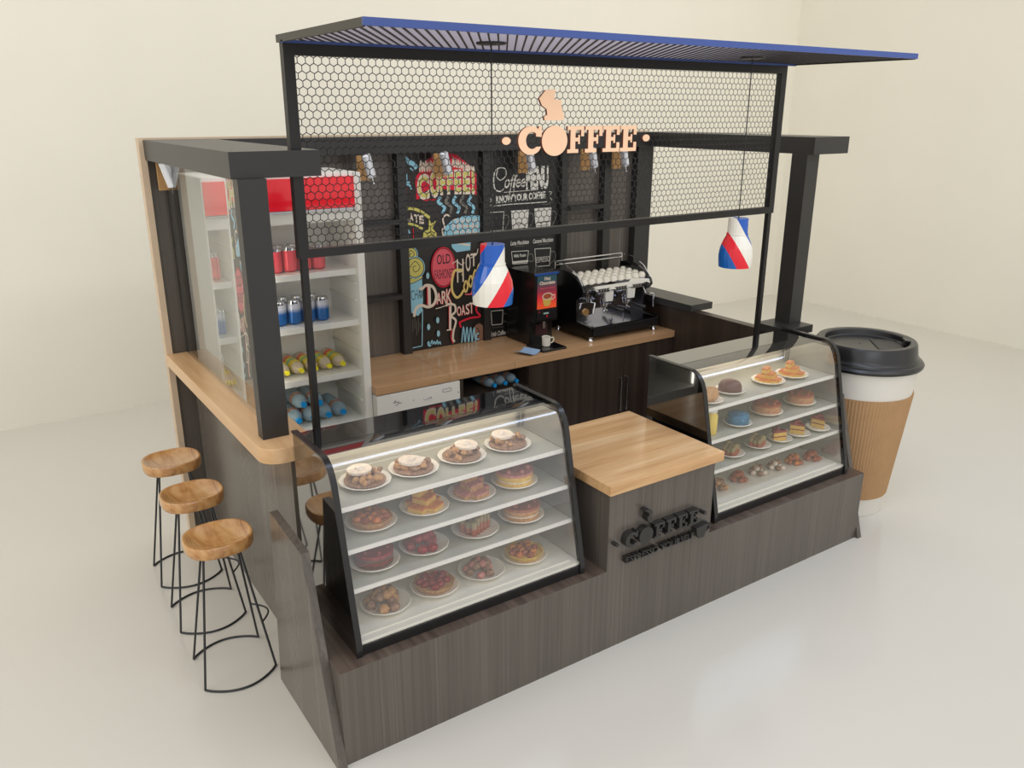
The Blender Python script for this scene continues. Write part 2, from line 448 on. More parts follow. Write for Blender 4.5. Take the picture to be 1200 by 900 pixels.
# ------------------------------------------------------------------ mesh screen
YF, XL, XR, ZB, ZT = .845, .267, 3.347, 1.924, 2.786
t = thing('mesh_screen', (1.8, YF, 0), 'large black framed hexagonal wire screen on two thin poles behind the cases', 'screen')
fw = .045; m = MB()
m.box(XL, XL + fw, YF - .02, YF + .02, ZB, ZT).box(XR - fw, XR, YF - .02, YF + .02, ZB, ZT)
m.box(XL + fw, XR - fw, YF - .02, YF + .02, ZT - fw, ZT).box(XL + fw, XR - fw, YF - .02, YF + .02, ZB, ZB + .038)
m.build('frame', M_metal, t)
MB().box(.277, .306, YF - .014, YF + .014, 0, ZB).build('pole', M_metal, t)
MB().box(3.308, 3.337, YF - .014, YF + .014, 0, ZB).build('pole', M_metal, t)
m = MB(); cw = .0347; rs = cw / math.sqrt(3); row = rs * 1.5
z = ZB + .038; j = 0; wr = .0018; hx0, hx1 = XL + fw, XR - fw
def wire(m, a, b):
    a = Vector(a); b = Vector(b)
    if max(a.x, b.x) > hx1 or min(a.x, b.x) < hx0 or max(a.z, b.z) > ZT - fw + .003: return
    if min(a.x, b.x) < .380 and 2.262 < (a.z + b.z) / 2 < 2.383: return
    d = (b - a).normalized(); n = Vector((0, 1, 0)); s_ = d.cross(n)
    vs = []
    for p in (a, b):
        for q in (n, s_, -n, -s_): vs.append(p + q * wr)
    m.add(vs, [(k, (k + 1) % 4, 4 + (k + 1) % 4, 4 + k) for k in range(4)])
while z < ZT - fw:
    x = hx0 + (cw / 2 if j % 2 else 0)
    while x < hx1 + cw:
        c = (x, YF, z); up = (x, YF, z + rs); 
        wire(m, c, (x, YF, z + rs))
        wire(m, (x, YF, z + rs), (x + cw / 2, YF, z + row)); wire(m, (x, YF, z + rs), (x - cw / 2, YF, z + row))
        x += cw
    z += row; j += 1
m.build('wire_mesh', M_wire, t, flat=True)

# canopy
def sheet_mat():
    m, N, L, b = new_mat('translucent_roof_sheet')
    tr = N.new('ShaderNodeBsdfTranslucent'); tr.inputs[0].default_value = (.62, .59, .63, 1)
    mx = N.new('ShaderNodeMixShader'); mx.inputs[0].default_value = .75
    b.inputs['Base Color'].default_value = (.5, .48, .5, 1); b.inputs['Roughness'].default_value = .35
    L.new(b.outputs[0], mx.inputs[1]); L.new(tr.outputs[0], mx.inputs[2]); L.new(mx.outputs[0], N['Material Output'].inputs['Surface'])
    return m
ZC = 2.790
t = thing('canopy', (1.8, .43, ZC), 'flat slatted canopy with a blue sheen coloured on its front edge above the wire screen', 'canopy')
cx0, cx1, cy0, cy1 = .256, 3.385, .045, .868
MB().box(cx0, cx1, cy0 - .012, cy0, ZC, ZC + .026).build('front_edge', M_bluesheen, t)
MB().box(cx0, cx1, YF - .050, YF - .030, ZC - .006, ZC + .004).build('rear_edge', M_bluesheen, t)
m = MB()
m.box(cx0, cx0 + .012, cy0, cy1, ZC - .003, ZC + .026).box(cx1 - .012, cx1, cy0, cy1, ZC - .003, ZC + .026).box(cx0 + .012, cx1 - .012, cy1 - .012, cy1, ZC - .003, ZC + .026)
m.build('side_edges', mat('olive_black_metal', (58, 56, 46), .45), t)
m = MB(); x = cx0 + .035
SLD = math.tan(math.radians(33.5)); x = cx0 - (cy1 - cy0) * SLD
while x < cx1 - .02:                      # diagonal slats, clipped to the frame
    ya, yb_ = cy0, cy1 - .012; xa, xb = x, x + (yb_ - ya) * SLD
    if xa < cx0 + .012: ya += (cx0 + .012 - xa) / SLD; xa = cx0 + .012
    if xb > cx1 - .020: yb_ -= (xb - cx1 + .020) / SLD; xb = cx1 - .020
    if yb_ - ya > .01: m.prism([(xa, ya), (xa + .008, ya), (xb + .008, yb_), (xb, yb_)], 'z', ZC + .003, ZC + .0084)
    x += .0425
m.build('slats', mat('slat_metal', (50, 46, 38), .5), t)
MB().box(cx0 + .012, cx1 - .012, cy0, cy1 - .012, ZC + .0085, ZC + .0125).build('roof_sheet', sheet_mat(), t)

# hanging COFFEE sign
KX = lambda x: -.9587 + (x + .9587) * 1.105
KZ = lambda z: 2.532 + (z - 2.532) * 1.105
YS0, YS1 = .809, .823
t = thing('coffee_sign', (1.78, .80, 2.31), 'peach coffee sign with steam and dots fixed on the wire screen', 'sign')
k = .00496; X = lambda u: 1.171 + (u - 607) * k
lx = [(KX(a), KX(b_)) for a, b_ in [(X(606.5), X(632.5)), (X(632), X(661.2)), (X(660.5), X(681)), (X(681.2), X(703.2)), (X(702.6), X(724.6)), (X(724.2), X(746))]]
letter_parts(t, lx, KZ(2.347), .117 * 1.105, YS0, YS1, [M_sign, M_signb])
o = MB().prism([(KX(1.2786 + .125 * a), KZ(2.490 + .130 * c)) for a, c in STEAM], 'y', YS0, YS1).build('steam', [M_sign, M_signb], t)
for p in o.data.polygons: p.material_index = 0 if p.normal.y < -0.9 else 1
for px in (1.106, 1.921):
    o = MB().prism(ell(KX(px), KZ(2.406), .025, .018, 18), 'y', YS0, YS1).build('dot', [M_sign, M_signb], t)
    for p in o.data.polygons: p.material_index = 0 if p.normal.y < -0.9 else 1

# ------------------------------------------------------------------ pendant lamps
def band_mat(name, off, sgn, ca, sa):
    m, N, L, b = new_mat(name)
    tc = N.new('ShaderNodeTexCoord'); se = N.new('ShaderNodeSeparateXYZ'); L.new(tc.outputs['Object'], se.inputs[0])
    def mth(op, a, bb):
        n = N.new('ShaderNodeMath'); n.operation = op
        for i, q in enumerate((a, bb)):
            if isinstance(q, (int, float)): n.inputs[i].default_value = q
            else: L.new(q, n.inputs[i])
        return n.outputs[0]
    h = mth('ADD', mth('MULTIPLY', se.outputs[0], ca * sgn), mth('MULTIPLY', se.outputs[1], sa * sgn))
    zd = mth('SUBTRACT', .24, mth('MULTIPLY', se.outputs[2], 1 / 1.1))
    h2 = mth('MULTIPLY', mth('MULTIPLY', h, h), 1.2)
    s_ = mth('ADD', mth('ADD', zd, mth('MULTIPLY', h, 1.45)), h2)
    f = mth('MULTIPLY', mth('ADD', s_, off + .2), 1.25)
    r = N.new('ShaderNodeValToRGB'); r.color_ramp.interpolation = 'CONSTANT'
    el = r.color_ramp.elements
    pos = [(-.2, (222, 28, 44)), (-.035, (28, 88, 178)), (.088, (232, 228, 214)), (.209, (226, 30, 46)), (.311, (20, 96, 176))]
    el[0].position = 0; el[0].color = (*lin(pos[0][1]), 1)
    el[1].position = (pos[1][0] + .2) * 1.25; el[1].color = (*lin(pos[1][1]), 1)
    for p, c in pos[2:]:
        e = el.new((p + .2) * 1.25); e.color = (*lin(c), 1)
    L.new(f, r.inputs[0]); L.new(r.outputs[0], b.inputs['Base Color'])
    b.inputs['Roughness'].default_value = .22
    return m
ca, sa = math.cos(YAW), -math.sin(YAW)
ZL = 1.716
def pendant(x, y, label, bm_):
    t = thing('pendant_lamp', (x, y, ZL), label, 'lamp', 'pendant lamps')
    prof = [(.080, .0), (.0835, .04), (.084, .06), (.079, .095), (.066, .130), (.052, .158), (.050, .162), (.0485, .24), (.006, .24)]
    inner = [(.006, .236), (.0465, .236), (.048, .162), (.064, .128), (.077, .095), (.082, .06), (.0815, .04), (.078, .0)]
    q = 1.10; prof = [(a * q, b * q) for a, b in prof]; inner = [(a * q, b * q) for a, b in inner]
    MB().lathe(prof + inner, 20, (x, y, ZL), closed=True).build('shade', bm_, t, angle=10)
    MB().lathe([(.055, .174), (.059, .176), (.059, .181), (.054, .183)], 32, (x, y, ZL), closed=True).build('collar', bm_, t)
    MB().lathe([(.0, .0), (.003, .0), (.003, ZC - ZL - .264 - .002), (0, ZC - ZL - .264 - .002)], 8, (x, y, ZL + .264)).build('cord', M_metal, t)
    MB().lathe([(0, -.006), (.060, -.006), (.062, .003), (0, .003)], 28, (x, y, ZC)).build('ceiling_rose', M_metal, t)
    MB().ball((x, y, ZL + .11), .028, 16, 10).build('bulb', mat('bulb_glass', (240, 236, 224), .3), t)
    return t
pendant(.990, .420, 'left pendant lamp with red, white and blue swirl hanging before the posters', band_mat('swirl_paint', 0, 1, ca, sa))
pendant(2.600, .455, 'right pendant lamp with red, white and blue swirl against the cream wall', band_mat('swirl_paint_two', .060, -1, ca, sa))

# ------------------------------------------------------------------ spotlights on the header
M_spot = mat('polished_aluminium', (236, 240, 250), .22, metal=.7)
def spot(x, z, label):
    y = 2.262
    t = thing('spotlight', (x, y, z - .07), label, 'spotlight', 'spotlights along the back header')
    MB().box(x - .037, x + .037, y + .010, y + .030, z - .075, z + .075).build('mount_plate', mat('plate_oak', (178, 136, 84), .4, noise=.1, nscale=30), t, bevel=.002)
    a = Vector((x - .018, y - .075, z + .085)); bb = Vector((x + .022, y - .060, z - .050)); d = (bb - a).normalized()
    MB().tube([a, a + d * .004, bb - d * .004, bb], [.023, .029, .030, .026], 20).build('lamp_head', M_spot, t)
    MB().tube([(x, y + .015, z + .03), (x, y - .05, z + .03)], .006, 8).build('bracket', M_chrome, t)
    MB().tube([bb, bb + Vector((.010, 0, -.035))], [.004, .003], 8).ball(bb + Vector((.012, 0, -.040)), .006, 8, 6).build('pull_pin', M_chrome, t)
    return t
sp = [(1.235, 'spotlight on a wooden plate just right of the fridge top'), (1.775, 'spotlight on a wooden plate before the colourful poster'),
      (2.445, 'spotlight on a wooden plate before the black menu board'), (3.00, 'spotlight on a wooden plate, second from the right end'),
      (3.30, 'spotlight on a wooden plate, nearest the right end of the header')]
s0 = None
for x, lab in sp:
    if s0 is None: s0 = spot(x, 2.190, lab); X0 = x
    else: dup(s0, (x, 2.262, 2.12), lab)
dup(s0, (.075, 2.262 + .045, 2.115), 'spotlight on a wooden plate at the far left of the back panel').location.y = 2.300

# ------------------------------------------------------------------ back counter
t = thing('back_cabinet', (2.57, 2.1, 0), 'dark wood base cabinet with two doors and an open niche under the worktop', 'cabinet')
m = MB(); yb = 1.800
m.box(2.165, 3.525, yb + .02, 2.40, 0, .880)
m.box(1.625, 2.165, 2.36, 2.40, 0, .880).box(1.625, 1.645, yb, 2.36, 0, .880).box(1.645, 2.165, yb, 2.36, 0, .735).box(1.645, 2.165, yb, 2.36, .868, .880)
m.build('body', M_lamd, t)
for x0, x1, hx in ((2.168, 3.032, 3.005), (3.036, 3.522, 3.062)):
    d = MB().box(x0, x1, yb - .002, yb + .018, .05, .872).build('door', M_lamd, t, bevel=.0015)
    MB().tube([(hx, yb, .640), (hx, yb - .022, .640), (hx, yb - .022, .380), (hx, yb, .380)], .0065, 8).build('handle', M_steel, d)
for (a, bb) in ((1.020, 1.530), (1.535, 2.040), (2.045, 3.525)): pass
t = MB()
for a, bb in ((1.022, 1.5335), (1.5355, 2.0385), (2.0405, 3.525)): t.box(a, bb, 1.782, 2.40, .880, .930)
tag(t.build('worktop', M_oakb, bevel=.0012), 'long beech back worktop carrying the coffee machines', 'countertop')
# white undercounter dishwasher
t = thing('dishwasher', (1.31, 2.1, .05), 'white undercounter dishwasher with a control band beside the fridge', 'dishwasher')
MB().box(1.024, 1.612, 1.81, 2.36, .02, .872).build('body', M_white, t, bevel=.004)
MB().box(1.024, 1.612, 1.785, 1.810, .735, .872).build('control_band', M_white, t, bevel=.003)
MB().box(1.028, 1.608, 1.790, 1.810, .06, .728).build('door', M_white, t, bevel=.003)
M_mark = mat('grey_print', (120, 120, 124), .5)
for x, z, w_, h in ((1.595, .79, .005, .01), (1.13, .810, .045, .004), (1.14, .818, .012, .006), (1.16, .800, .03, .004), (1.145, .792, .02, .003), (1.27, .800, .006, .006)):
    MB().box(x, x + w_, 1.7835, 1.786, z, z + h).build('printed_mark', M_mark, t)
MB().tube([(1.485, 1.784, .815), (1.545, 1.784, .815), (1.548, 1.784, .825), (1.545, 1.784, .835), (1.485, 1.784, .835), (1.482, 1.784, .825)], .0016, 6, True).build('printed_mark', M_mark, t)
MB().tube([(1.345, 1.782, .800), (1.36, 1.779, .803), (1.385, 1.779, .803), (1.40, 1.782, .800)], .006, 8).build('button', M_steel, t)

# ------------------------------------------------------------------ fridge
FX0, FX1, FY0, FY1 = .40, 1.022, 1.845, 2.33
t = thing('display_fridge', (.71, 2.1, 0), 'tall white display fridge with a red header stocked with cans and bottles', 'refrigerator')
m = MB(); w = .045
m.box(FX0, FX0 + w, FY0, FY1, 0, 2.20).box(FX1 - w, FX1, FY0, FY1, 0, 2.20).box(FX0 + w, FX1 - w, FY1 - .04, FY1, 0, 2.20)
m.box(FX0 + w, FX1 - w, FY0, FY1 - .04, 1.936, 2.20).box(FX0 + w, FX1 - w, FY0, FY1 - .04, 0, .40)
m.build('cabinet', M_white, t, bevel=.003)
mh, N, L, bs = new_mat('red_header_panel')
bs.inputs['Base Color'].default_value = (*lin((232, 18, 36)), 1); bs.inputs['Emission Color'].default_value = (*lin((232, 18, 36)), 1); bs.inputs['Emission Strength'].default_value = .16; bs.inputs['Roughness'].default_value = .12; bs.inputs['Coat Weight'].default_value = .5
MB().box(FX0 + .030, FX1 - .048, FY0 - .014, FY0, 2.012, 2.182).build('header_panel', mh, t, bevel=.002)
MB().box(FX0 + .030, FX1 - .040, FY0 - .016, FY0, 1.999, 2.010).build('header_trim', M_steel, t)
for z in (1.655, 1.348, 1.033, .722):
    MB().box(FX0 + w, FX1 - w, FY0 + .03, FY1 - .04, z - .036, z).build('shelf', M_shelf, t, bevel=.002)
for z in (1.83, 1.74, 1.56, 1.455, 1.245, 1.14, .93, .83, .62, .52):
    for x0, x1 in ((FX0 + w, FX0 + w + .014), (FX1 - w - .014, FX1 - w)):
        MB().box(x0, x1, FY0 + .04, FY1 - .05, z, z + .010).build('shelf_rail', M_whitei, t)
MB().box(FX0 + w + .002, FX1 - w - .002, FY0 + .006, FY0 + .011, .402, 1.934).build('door_glass', glass_mat('fridge_glass', (.985, .99, .99), 1.5, boost=1.2), t)
MB().tube([(FX0 + .02, FY0, 1.28), (FX0 + .02, FY0 - .035, 1.28), (FX0 + .02, FY0 - .035, .95), (FX0 + .02, FY0, .95)], .008, 8).build('handle', M_white, t)

fs_ = MB().box(FX0 + w, FX0 + w + .007, FY0 + .014, FY0 + .030, .42, 1.92).build('added_fill_strip', mat('fridge_fill', (255, 248, 236), .5, emit=10.0), t)  # hidden glowing strip added to brighten the fridge interior
def grad_can(name, top, bot, zmid, fade):
    m, N, L, b = new_mat(name)
    tc = N.new('ShaderNodeTexCoord'); se = N.new('ShaderNodeSeparateXYZ'); L.new(tc.outputs['Object'], se.inputs[0])
    mr = N.new('ShaderNodeMapRange'); mr.inputs[1].default_value = zmid - fade; mr.inputs[2].default_value = zmid + fade
    L.new(se.outputs[2], mr.inputs[0]); r = N.new('ShaderNodeValToRGB')
    r.color_ramp.elements[0].color = (*lin(bot), 1); r.color_ramp.elements[1].color = (*lin(top), 1)
    L.new(mr.outputs[0], r.inputs[0]); L.new(r.outputs[0], b.inputs['Base Color'])
    b.inputs['Roughness'].default_value = .25; b.inputs['Metallic'].default_value = .25
    return m
M_red = grad_can('red_can_paint', (204, 44, 58), (214, 62, 70), .05, .03)
M_bluec = grad_can('blue_can_paint', (188, 190, 200), (0, 88, 156), .084, .014)
def can(x, y, z, mm, label, group):
    t = thing('drink_can', (x, y, z), label, 'can', group)
    MB().lathe([(.031, 0), (.042, .010), (.042, .118), (.041, .122)], 24, (x, y, z)).build('body', mm, t)
    MB().lathe([(.041, .122), (.034, .136), (.033, .139), (.031, .136), (0, .135)], 24, (x, y, z)).build('lid', M_chrome, t)
    return t
xs5 = [.790 - .0855 * i for i in range(4)]
names5 = ['rightmost', 'second from the right', 'third from the right', 'leftmost']
def rowof(base, xs, y, z, fmt, names=names5):
    first = base
    for i, x in enumerate(xs):
        if i == 0: base['label'] = fmt % names[0]; continue
        dup(base, (x, y, z), fmt % names[i])
c = can(.790, 1.985, 1.656, M_red, '', 'red cans in the fridge'); rowof(c, xs5, 1.985, 1.656, 'red drink can on the top fridge shelf, %s of the front row')
c = can(.762, 2.085, 1.656, M_red, '', 'red cans in the fridge'); rowof(c, [x - .028 for x in xs5], 2.085, 1.656, 'red drink can behind the front row of red cans, %s')
c = can(.792, 1.985, 1.349, M_bluec, '', 'blue cans in the fridge'); rowof(c, [x + .002 for x in xs5], 1.985, 1.349, 'silver and blue drink can in the front row, %s of the row')
c = can(.762, 2.085, 1.349, M_bluec, '', 'blue cans in the fridge'); rowof(c, [x - .028 for x in xs5], 2.085, 1.349, 'silver and blue drink can in the row behind, %s of that row')

M_jug = mat('juice_plastic', (206, 190, 166), .12, spec=.6)
def band_label(name, stops, y0, y1):
    m, N, L, b = new_mat(name)
    tc = N.new('ShaderNodeTexCoord'); se = N.new('ShaderNodeSeparateXYZ'); L.new(tc.outputs['Object'], se.inputs[0])
    mr = N.new('ShaderNodeMapRange'); mr.inputs[1].default_value = y0; mr.inputs[2].default_value = y1
    L.new(se.outputs[1], mr.inputs[0]); r = N.new('ShaderNodeValToRGB'); el = r.color_ramp.elements; r.color_ramp.interpolation = 'CONSTANT'
    el[0].position = 0; el[0].color = (*lin(stops[0][1]), 1); el[1].position = stops[1][0]; el[1].color = (*lin(stops[1][1]), 1)
    for p, c in stops[2:]:
        e = el.new(p); e.color = (*lin(c), 1)
    L.new(mr.outputs[0], r.inputs[0]); L.new(r.outputs[0], b.inputs['Base Color']); b.inputs['Roughness'].default_value = .35
    return m
M_juice_label = band_label('juice_label', [(0, (226, 206, 50)), (.22, (232, 190, 60)), (.34, (120, 196, 150)), (.52, (232, 214, 50)), (.74, (236, 96, 60))], .004, .150)
M_ycap = mat('yellow_cap', (232, 218, 40), .35)
M_water = mat('water_bottle_plastic', (176, 200, 212), .06, spec=.7)
M_water.node_tree.nodes['Principled BSDF'].inputs['Transmission Weight'].default_value = .35
M_wlabel = streak_mat('water_label', [(.35, (172, 72, 60)), (.6, (198, 178, 150))], (30, 30, 30), .4)
M_bcap = mat('blue_cap', (14, 140, 208), .35)
def bottle(x, y, z, r, mb_, ml, mc, label, group, tilt=0.0):
    """bottle lying on its side, cap towards -y"""
    t = thing('bottle', (x, y, z), label, 'bottle', group)
    T = Matrix.Translation((x, y, z + r + .001)) @ Matrix.Rotation(PI / 2, 4, 'X')
    k = r / .036
    MB(T).lathe([(0, -.22), (r * .8, -.22), (r, -.20), (r, -.08), (r * .93, -.075), (r * .93, -.02), (r, -.015), (r * .93, .012), (r * .62, .040), (r * .36, .055), (r * .34, .066), (0, .066)], 20).build('bottle_body', mb_, t)
    MB(T).lathe([(r * .95, -.150), (r * 1.02, -.150), (r * 1.02, -.006), (r * .95, -.006)] if mc is M_ycap else [(r * .90, -.055), (r * 1.02, -.055), (r * 1.02, -.020), (r * .90, -.020)], 20, closed=True).build('bottle_label', ml, t)
    MB(T).lathe([(0, .060), (r * .40, .060), (r * .40, .078), (r * .36, .081), (0, .081)], 16).build('cap', mc, t)
    return t
c = bottle(.880, 2.00, 1.034, .039, M_jug, M_juice_label, M_ycap, '', 'juice bottles in the fridge')
rowof(c, [.880 - .087 * i for i in range(5)], 2.00, 1.034, 'lying juice bottle with yellow cap on the third fridge shelf, %s', ['rightmost', 'second from the right', 'middle', 'second from the left', 'leftmost'])
c = bottle(.858, 1.99, .723, .046, M_water, M_wlabel, M_bcap, '', 'water bottles in the fridge')
rowof(c, [.858 - .094 * i for i in range(4)], 1.99, .723, 'lying water bottle with blue cap on the lower fridge shelf, %s', ['rightmost', 'second from the right', 'third from the right', 'leftmost'])
d = dup(c, (.811 - .094, 2.00, .723 + .084), 'water bottle lying on top of the lower bottles, right one of two')
dup(d, (.811 - .188, 2.02, .723 + .084), 'water bottle lying on top of the lower bottles, left one of two')
c = bottle(1.906, 1.90, .7355, .036, M_water, M_wlabel, M_bcap, 'water bottle in the cabinet niche, left of three', 'water bottles in the cabinet niche')
dup(c, (1.993, 1.90, .7355), 'water bottle in the cabinet niche, middle of three'); dup(c, (2.085, 1.90, .7355), 'water bottle in the cabinet niche, right of three')

# ------------------------------------------------------------------ posters
M_board = mat('blackboard', (36, 31, 28), .3, noise=.25, nscale=5)
M_board2 = mat('blackboard_menu', (30, 29, 28), .35, noise=.25, nscale=5)
CH = {k: mat('chalk_' + k, c, .7) for k, c in dict(red=(214, 26, 52), cream=(226, 210, 190), yellow=(206, 196, 104), blue=(146, 198, 214), pink=(226, 92, 104), white=(214, 210, 198), grey=(120, 116, 106), dark=(44, 34, 32), brown=(134, 98, 76), gold=(226, 198, 116)).items()}
KEYS = list(CH); CM = [CH[k] for k in KEYS]
YB = 2.372
t = thing('chalk_poster', (1.85, YB, .97), 'tall black chalk poster with colourful coffee lettering behind the worktop', 'poster')
MB().box(1.562, 2.148, YB, 2.402, .932, 2.268).build('board', M_board, t)
A = lambda u, v: on_y(455 + u / 7.5, 170 + v / 7.5, YB)
B = lambda u, v: on_y(465 + u / 7.5, 290 + v / 7.5, YB)
art = MB(); LAY = [0]
def yy(): LAY[0] += 1; return YB - .0012 - .00010 * LAY[0]
def st(F, col, w, *pts, n=6):
    """smooth chalk stroke through the sketch points"""
    P = [Vector((p[0], p[1], 0)) for p in pts]; Q = []
    if len(P) == 2: Q = P
    else:
        for i in range(len(P) - 1):
            p0 = P[max(i - 1, 0)]; p1 = P[i]; p2 = P[i + 1]; p3 = P[min(i + 2, len(P) - 1)]
            for k in range(n):
                s_ = k / n
                Q.append(.5 * ((2 * p1) + (p2 - p0) * s_ + (2 * p0 - 5 * p1 + 4 * p2 - p3) * s_ ** 2 + (3 * p1 - p0 - 3 * p2 + p3) * s_ ** 3))
        Q.append(P[-1])
    cl = [F(q.x, q.y) for q in Q]
    cl = [(min(max(a, LIM[0] + w / 2), LIM[1] - w / 2), b) for a, b in cl]
    art.mi(KEYS.index(col)).ribbon(cl, w, yy())
def pl(F, col, *pts):
    art.mi(KEYS.index(col)).poly([(min(max(F(*p)[0], LIM[0]), LIM[1]), F(*p)[1]) for p in pts], yy())
def el_(F, col, cx, cy, rx, ry, n=24):
    pl(F, col, *[(cx + rx * math.cos(2 * PI * i / n), cy + ry * math.sin(2 * PI * i / n)) for i in range(n)])
def tx(F, col, txt, u, v, uh, width=None, bold=.02, shear=0, rot=0):
    """word centred at u, baseline v, capital height uh (sketch units)"""
    a = F(u, v); h = abs(F(u, v - uh)[1] - a[1]); w = None
    if width: w = abs(F(u + width / 2, v)[0] - F(u - width / 2, v)[0])
    art.mi(KEYS.index(col)); put_text(art, txt, a[0], yy(), a[1], h, bold, shear, width=w, rot=rot)
LIM = (1.562, 2.148)
pl(A, 'red', (235, 290), (268, 240), (300, 205), (330, 140), (400, 90), (520, 68), (600, 85), (680, 150), (740, 205), (775, 265), (775, 440), (700, 405), (460, 385), (330, 400), (272, 475), (245, 478))
for i in range(6): st(A, 'cream', .010, (275 + i * 22, 235), (285 + i * 22, 140 + 14 * (i % 2)), (295 + i * 22, 225))
for i in range(9): st(A, 'cream', .009, (560 + i * 22, 190 + 4 * i), (570 + i * 22, 110 + 10 * i), (578 + i * 22, 195 + 4 * i))
for ch, u, v, h, wd in (('C', 308, 460, 185, 110), ('O', 408, 438, 200, 84), ('F', 478, 418, 175, 52), ('F', 540, 412, 170, 56), ('E', 608, 410, 175, 62), ('E', 684, 410, 180, 64), ('!', 745, 410, 190, 30)):
    tx(A, 'cream', ch, u, v + 4, h + 8, wd, bold=.07); tx(A, 'yellow', ch, u, v - 4, h - 12, wd * .82, bold=.02)
st(A, 'blue', .022, (140, 100), (165, 130), (180, 160)); st(A, 'blue', .03, (175, 150), (215, 165), (248, 205)); st(A, 'blue', .012, (190, 200), (215, 225))
tx(A, 'blue', 'MAL', 125, 335, 85, 120, bold=.02); st(A, 'blue', .012, (85, 380), (130, 352), (180, 350), (200, 388))
st(A, 'red', .006, (92, 440), (155, 436)); st(A, 'red', .005, (157, 365), (160, 520)); st(A, 'red', .009, (300, 486), (420, 478)); st(A, 'red', .006, (216, 730), (219, 845))
st(A, 'yellow', .020, (92, 568), (190, 556), (275, 580), (362, 640)); st(A, 'yellow', .016, (95, 708), (190, 692), (300, 735))
for ch, u, v in (('S', 98, 672), ('L', 150, 664), ('A', 200, 668), ('T', 245, 676), ('E', 288, 688)): tx(A, 'cream', ch, u, v, 66, 40, bold=.05)
pl(A, 'yellow', (355, 640), (372, 690), (418, 662), (385, 730), (420, 770), (425, 835), (300, 842), (305, 760), (350, 740))
st(A, 'dark', .006, (330, 780), (370, 770), (400, 820)); st(A, 'dark', .006, (340, 820), (360, 795), (390, 790))
st(A, 'blue', .014, (185, 775), (165, 745), (135, 775), (135, 820), (155, 850), (140, 870))
for i in range(5): st(A, 'blue' if i % 2 == 0 else 'grey', .022, (455 + i * 68, 455 - 3 * i), (435 + i * 66, 500), (490 + i * 64, 545), (470 + i * 66, 600))
pl(A, 'blue', (480, 812), (495, 720), (560, 655), (650, 624), (740, 616), (800, 618), (800, 780), (640, 800))
for i in range(10): st(A, 'cream', .007, (560 + (i % 5) * 45, 670 + (i // 5) * 55), (590 + (i % 5) * 45, 650 + (i // 5) * 55), (605 + (i % 5) * 45, 700 + (i // 5) * 55), (570 + (i % 5) * 45, 712 + (i // 5) * 55), (560 + (i % 5) * 45, 672 + (i // 5) * 55))
st(A, 'cream', .012, (540, 628), (505, 612), (475, 650), (490, 720), (470, 745), (480, 800))
# under the bar
pl(B, 'blue', (480, 0), (520, 40), (640, 22), (645, -60), (470, -60)); st(B, 'cream', .012, (470, -50), (640, -20))
for cx, cy, r in ((62, 215, 62), (60, 95, 55), (120, 60, 52), (110, 245, 60), (155, 175, 78)):
    el_(B, 'blue', cx, cy, r + 9, r * 1.12 + 10) if cx > 100 else None
    el_(B, 'dark', cx, cy, r + 2, r * 1.12 + 3); el_(B, 'yellow', cx, cy, r - 4, r * 1.12 - 4)
    st(B, 'dark', .005, (cx - r * .6, cy), (cx, cy - r * .7), (cx + r * .55, cy), (cx, cy + r * .5), (cx - r * .25, cy), (cx + r * .1, cy - r * .2))
pl(B, 'blue', (42, 320), (215, 262), (225, 460), (215, 560), (180, 600), (120, 570), (60, 640))
st(B, 'yellow', .012, (44, 312), (130, 300), (218, 255)); st(B, 'dark', .005, (44, 325), (130, 313), (218, 268))
tx(B, 'dark', 'MOCHA', 132, 462, 88, 160, bold=-.01, rot=.06); st(B, 'dark', .006, (60, 470), (70, 510)); st(B, 'dark', .006, (190, 400), (208, 380), (215, 420), (195, 440))
st(B, 'blue', .007, (220, 540), (216, 862)); st(B, 'blue', .007, (75, 890), (216, 862))
for i in range(9): st(B, 'grey', .003, (70 + 16 * i, 600 + (i * 37) % 60), (72 + 16 * i, 690 + (i * 53) % 80))
el_(B, 'red', 402, 172, 108, 178, 40); el_(B, 'dark', 402, 172, 101, 168, 40); el_(B, 'pink', 402, 172, 97, 162, 40)
tx(B, 'dark', 'OLD', 405, 140, 82, 120, bold=.01); tx(B, 'dark', 'FASHIONED', 412, 268, 80, 170, bold=.0)
for ch, u, v, h, wd in (('H', 552, 300, 200, 60), ('O', 620, 205, 150, 44), ('T', 668, 160, 110, 56)): tx(B, 'cream', ch, u, v, h, wd, bold=.01)
st(B, 'cream', .006, (480, 140), (520, 120), (560, 150), (585, 130)); st(B, 'cream', .006, (640, 90), (690, 60), (705, 10))
st(B, 'gold', .018, (560, 195), (500, 205), (478, 290), (480, 380), (515, 435), (550, 420), (580, 370)); st(B, 'gold', .006, (560, 195), (575, 215), (560, 240))
for i, (u, v) in enumerate(((598, 345), (640, 300), (680, 250), (715, 200))):
    st(B, 'gold', .013, (u - 18, v), (u, v - 55), (u + 18, v - 10), (u, v + 45), (u - 18, v), n=5)
pl(B, 'pink', (590, 405), (640, 400), (660, 345), (735, 345), (735, 412), (592, 415))
st(B, 'red', .012, (262, 335), (262, 500)); st(B, 'cream', .022, (275, 340), (280, 505)); st(B, 'red', .012, (345, 400), (335, 480), (300, 520))
st(B, 'cream', .020, (190, 355), (215, 358), (250, 330), (310, 345), (338, 420), (320, 490), (270, 520), (200, 505), (155, 545), (145, 605))
for ch, u, v, h, wd in (('A', 362, 492, 98, 42), ('R', 405, 490, 112, 42), ('K', 448, 488, 128, 48)):
    tx(B, 'red', ch, u + 5, v + 2, h, wd, bold=.02); tx(B, 'cream', ch, u, v, h, wd, bold=.01)
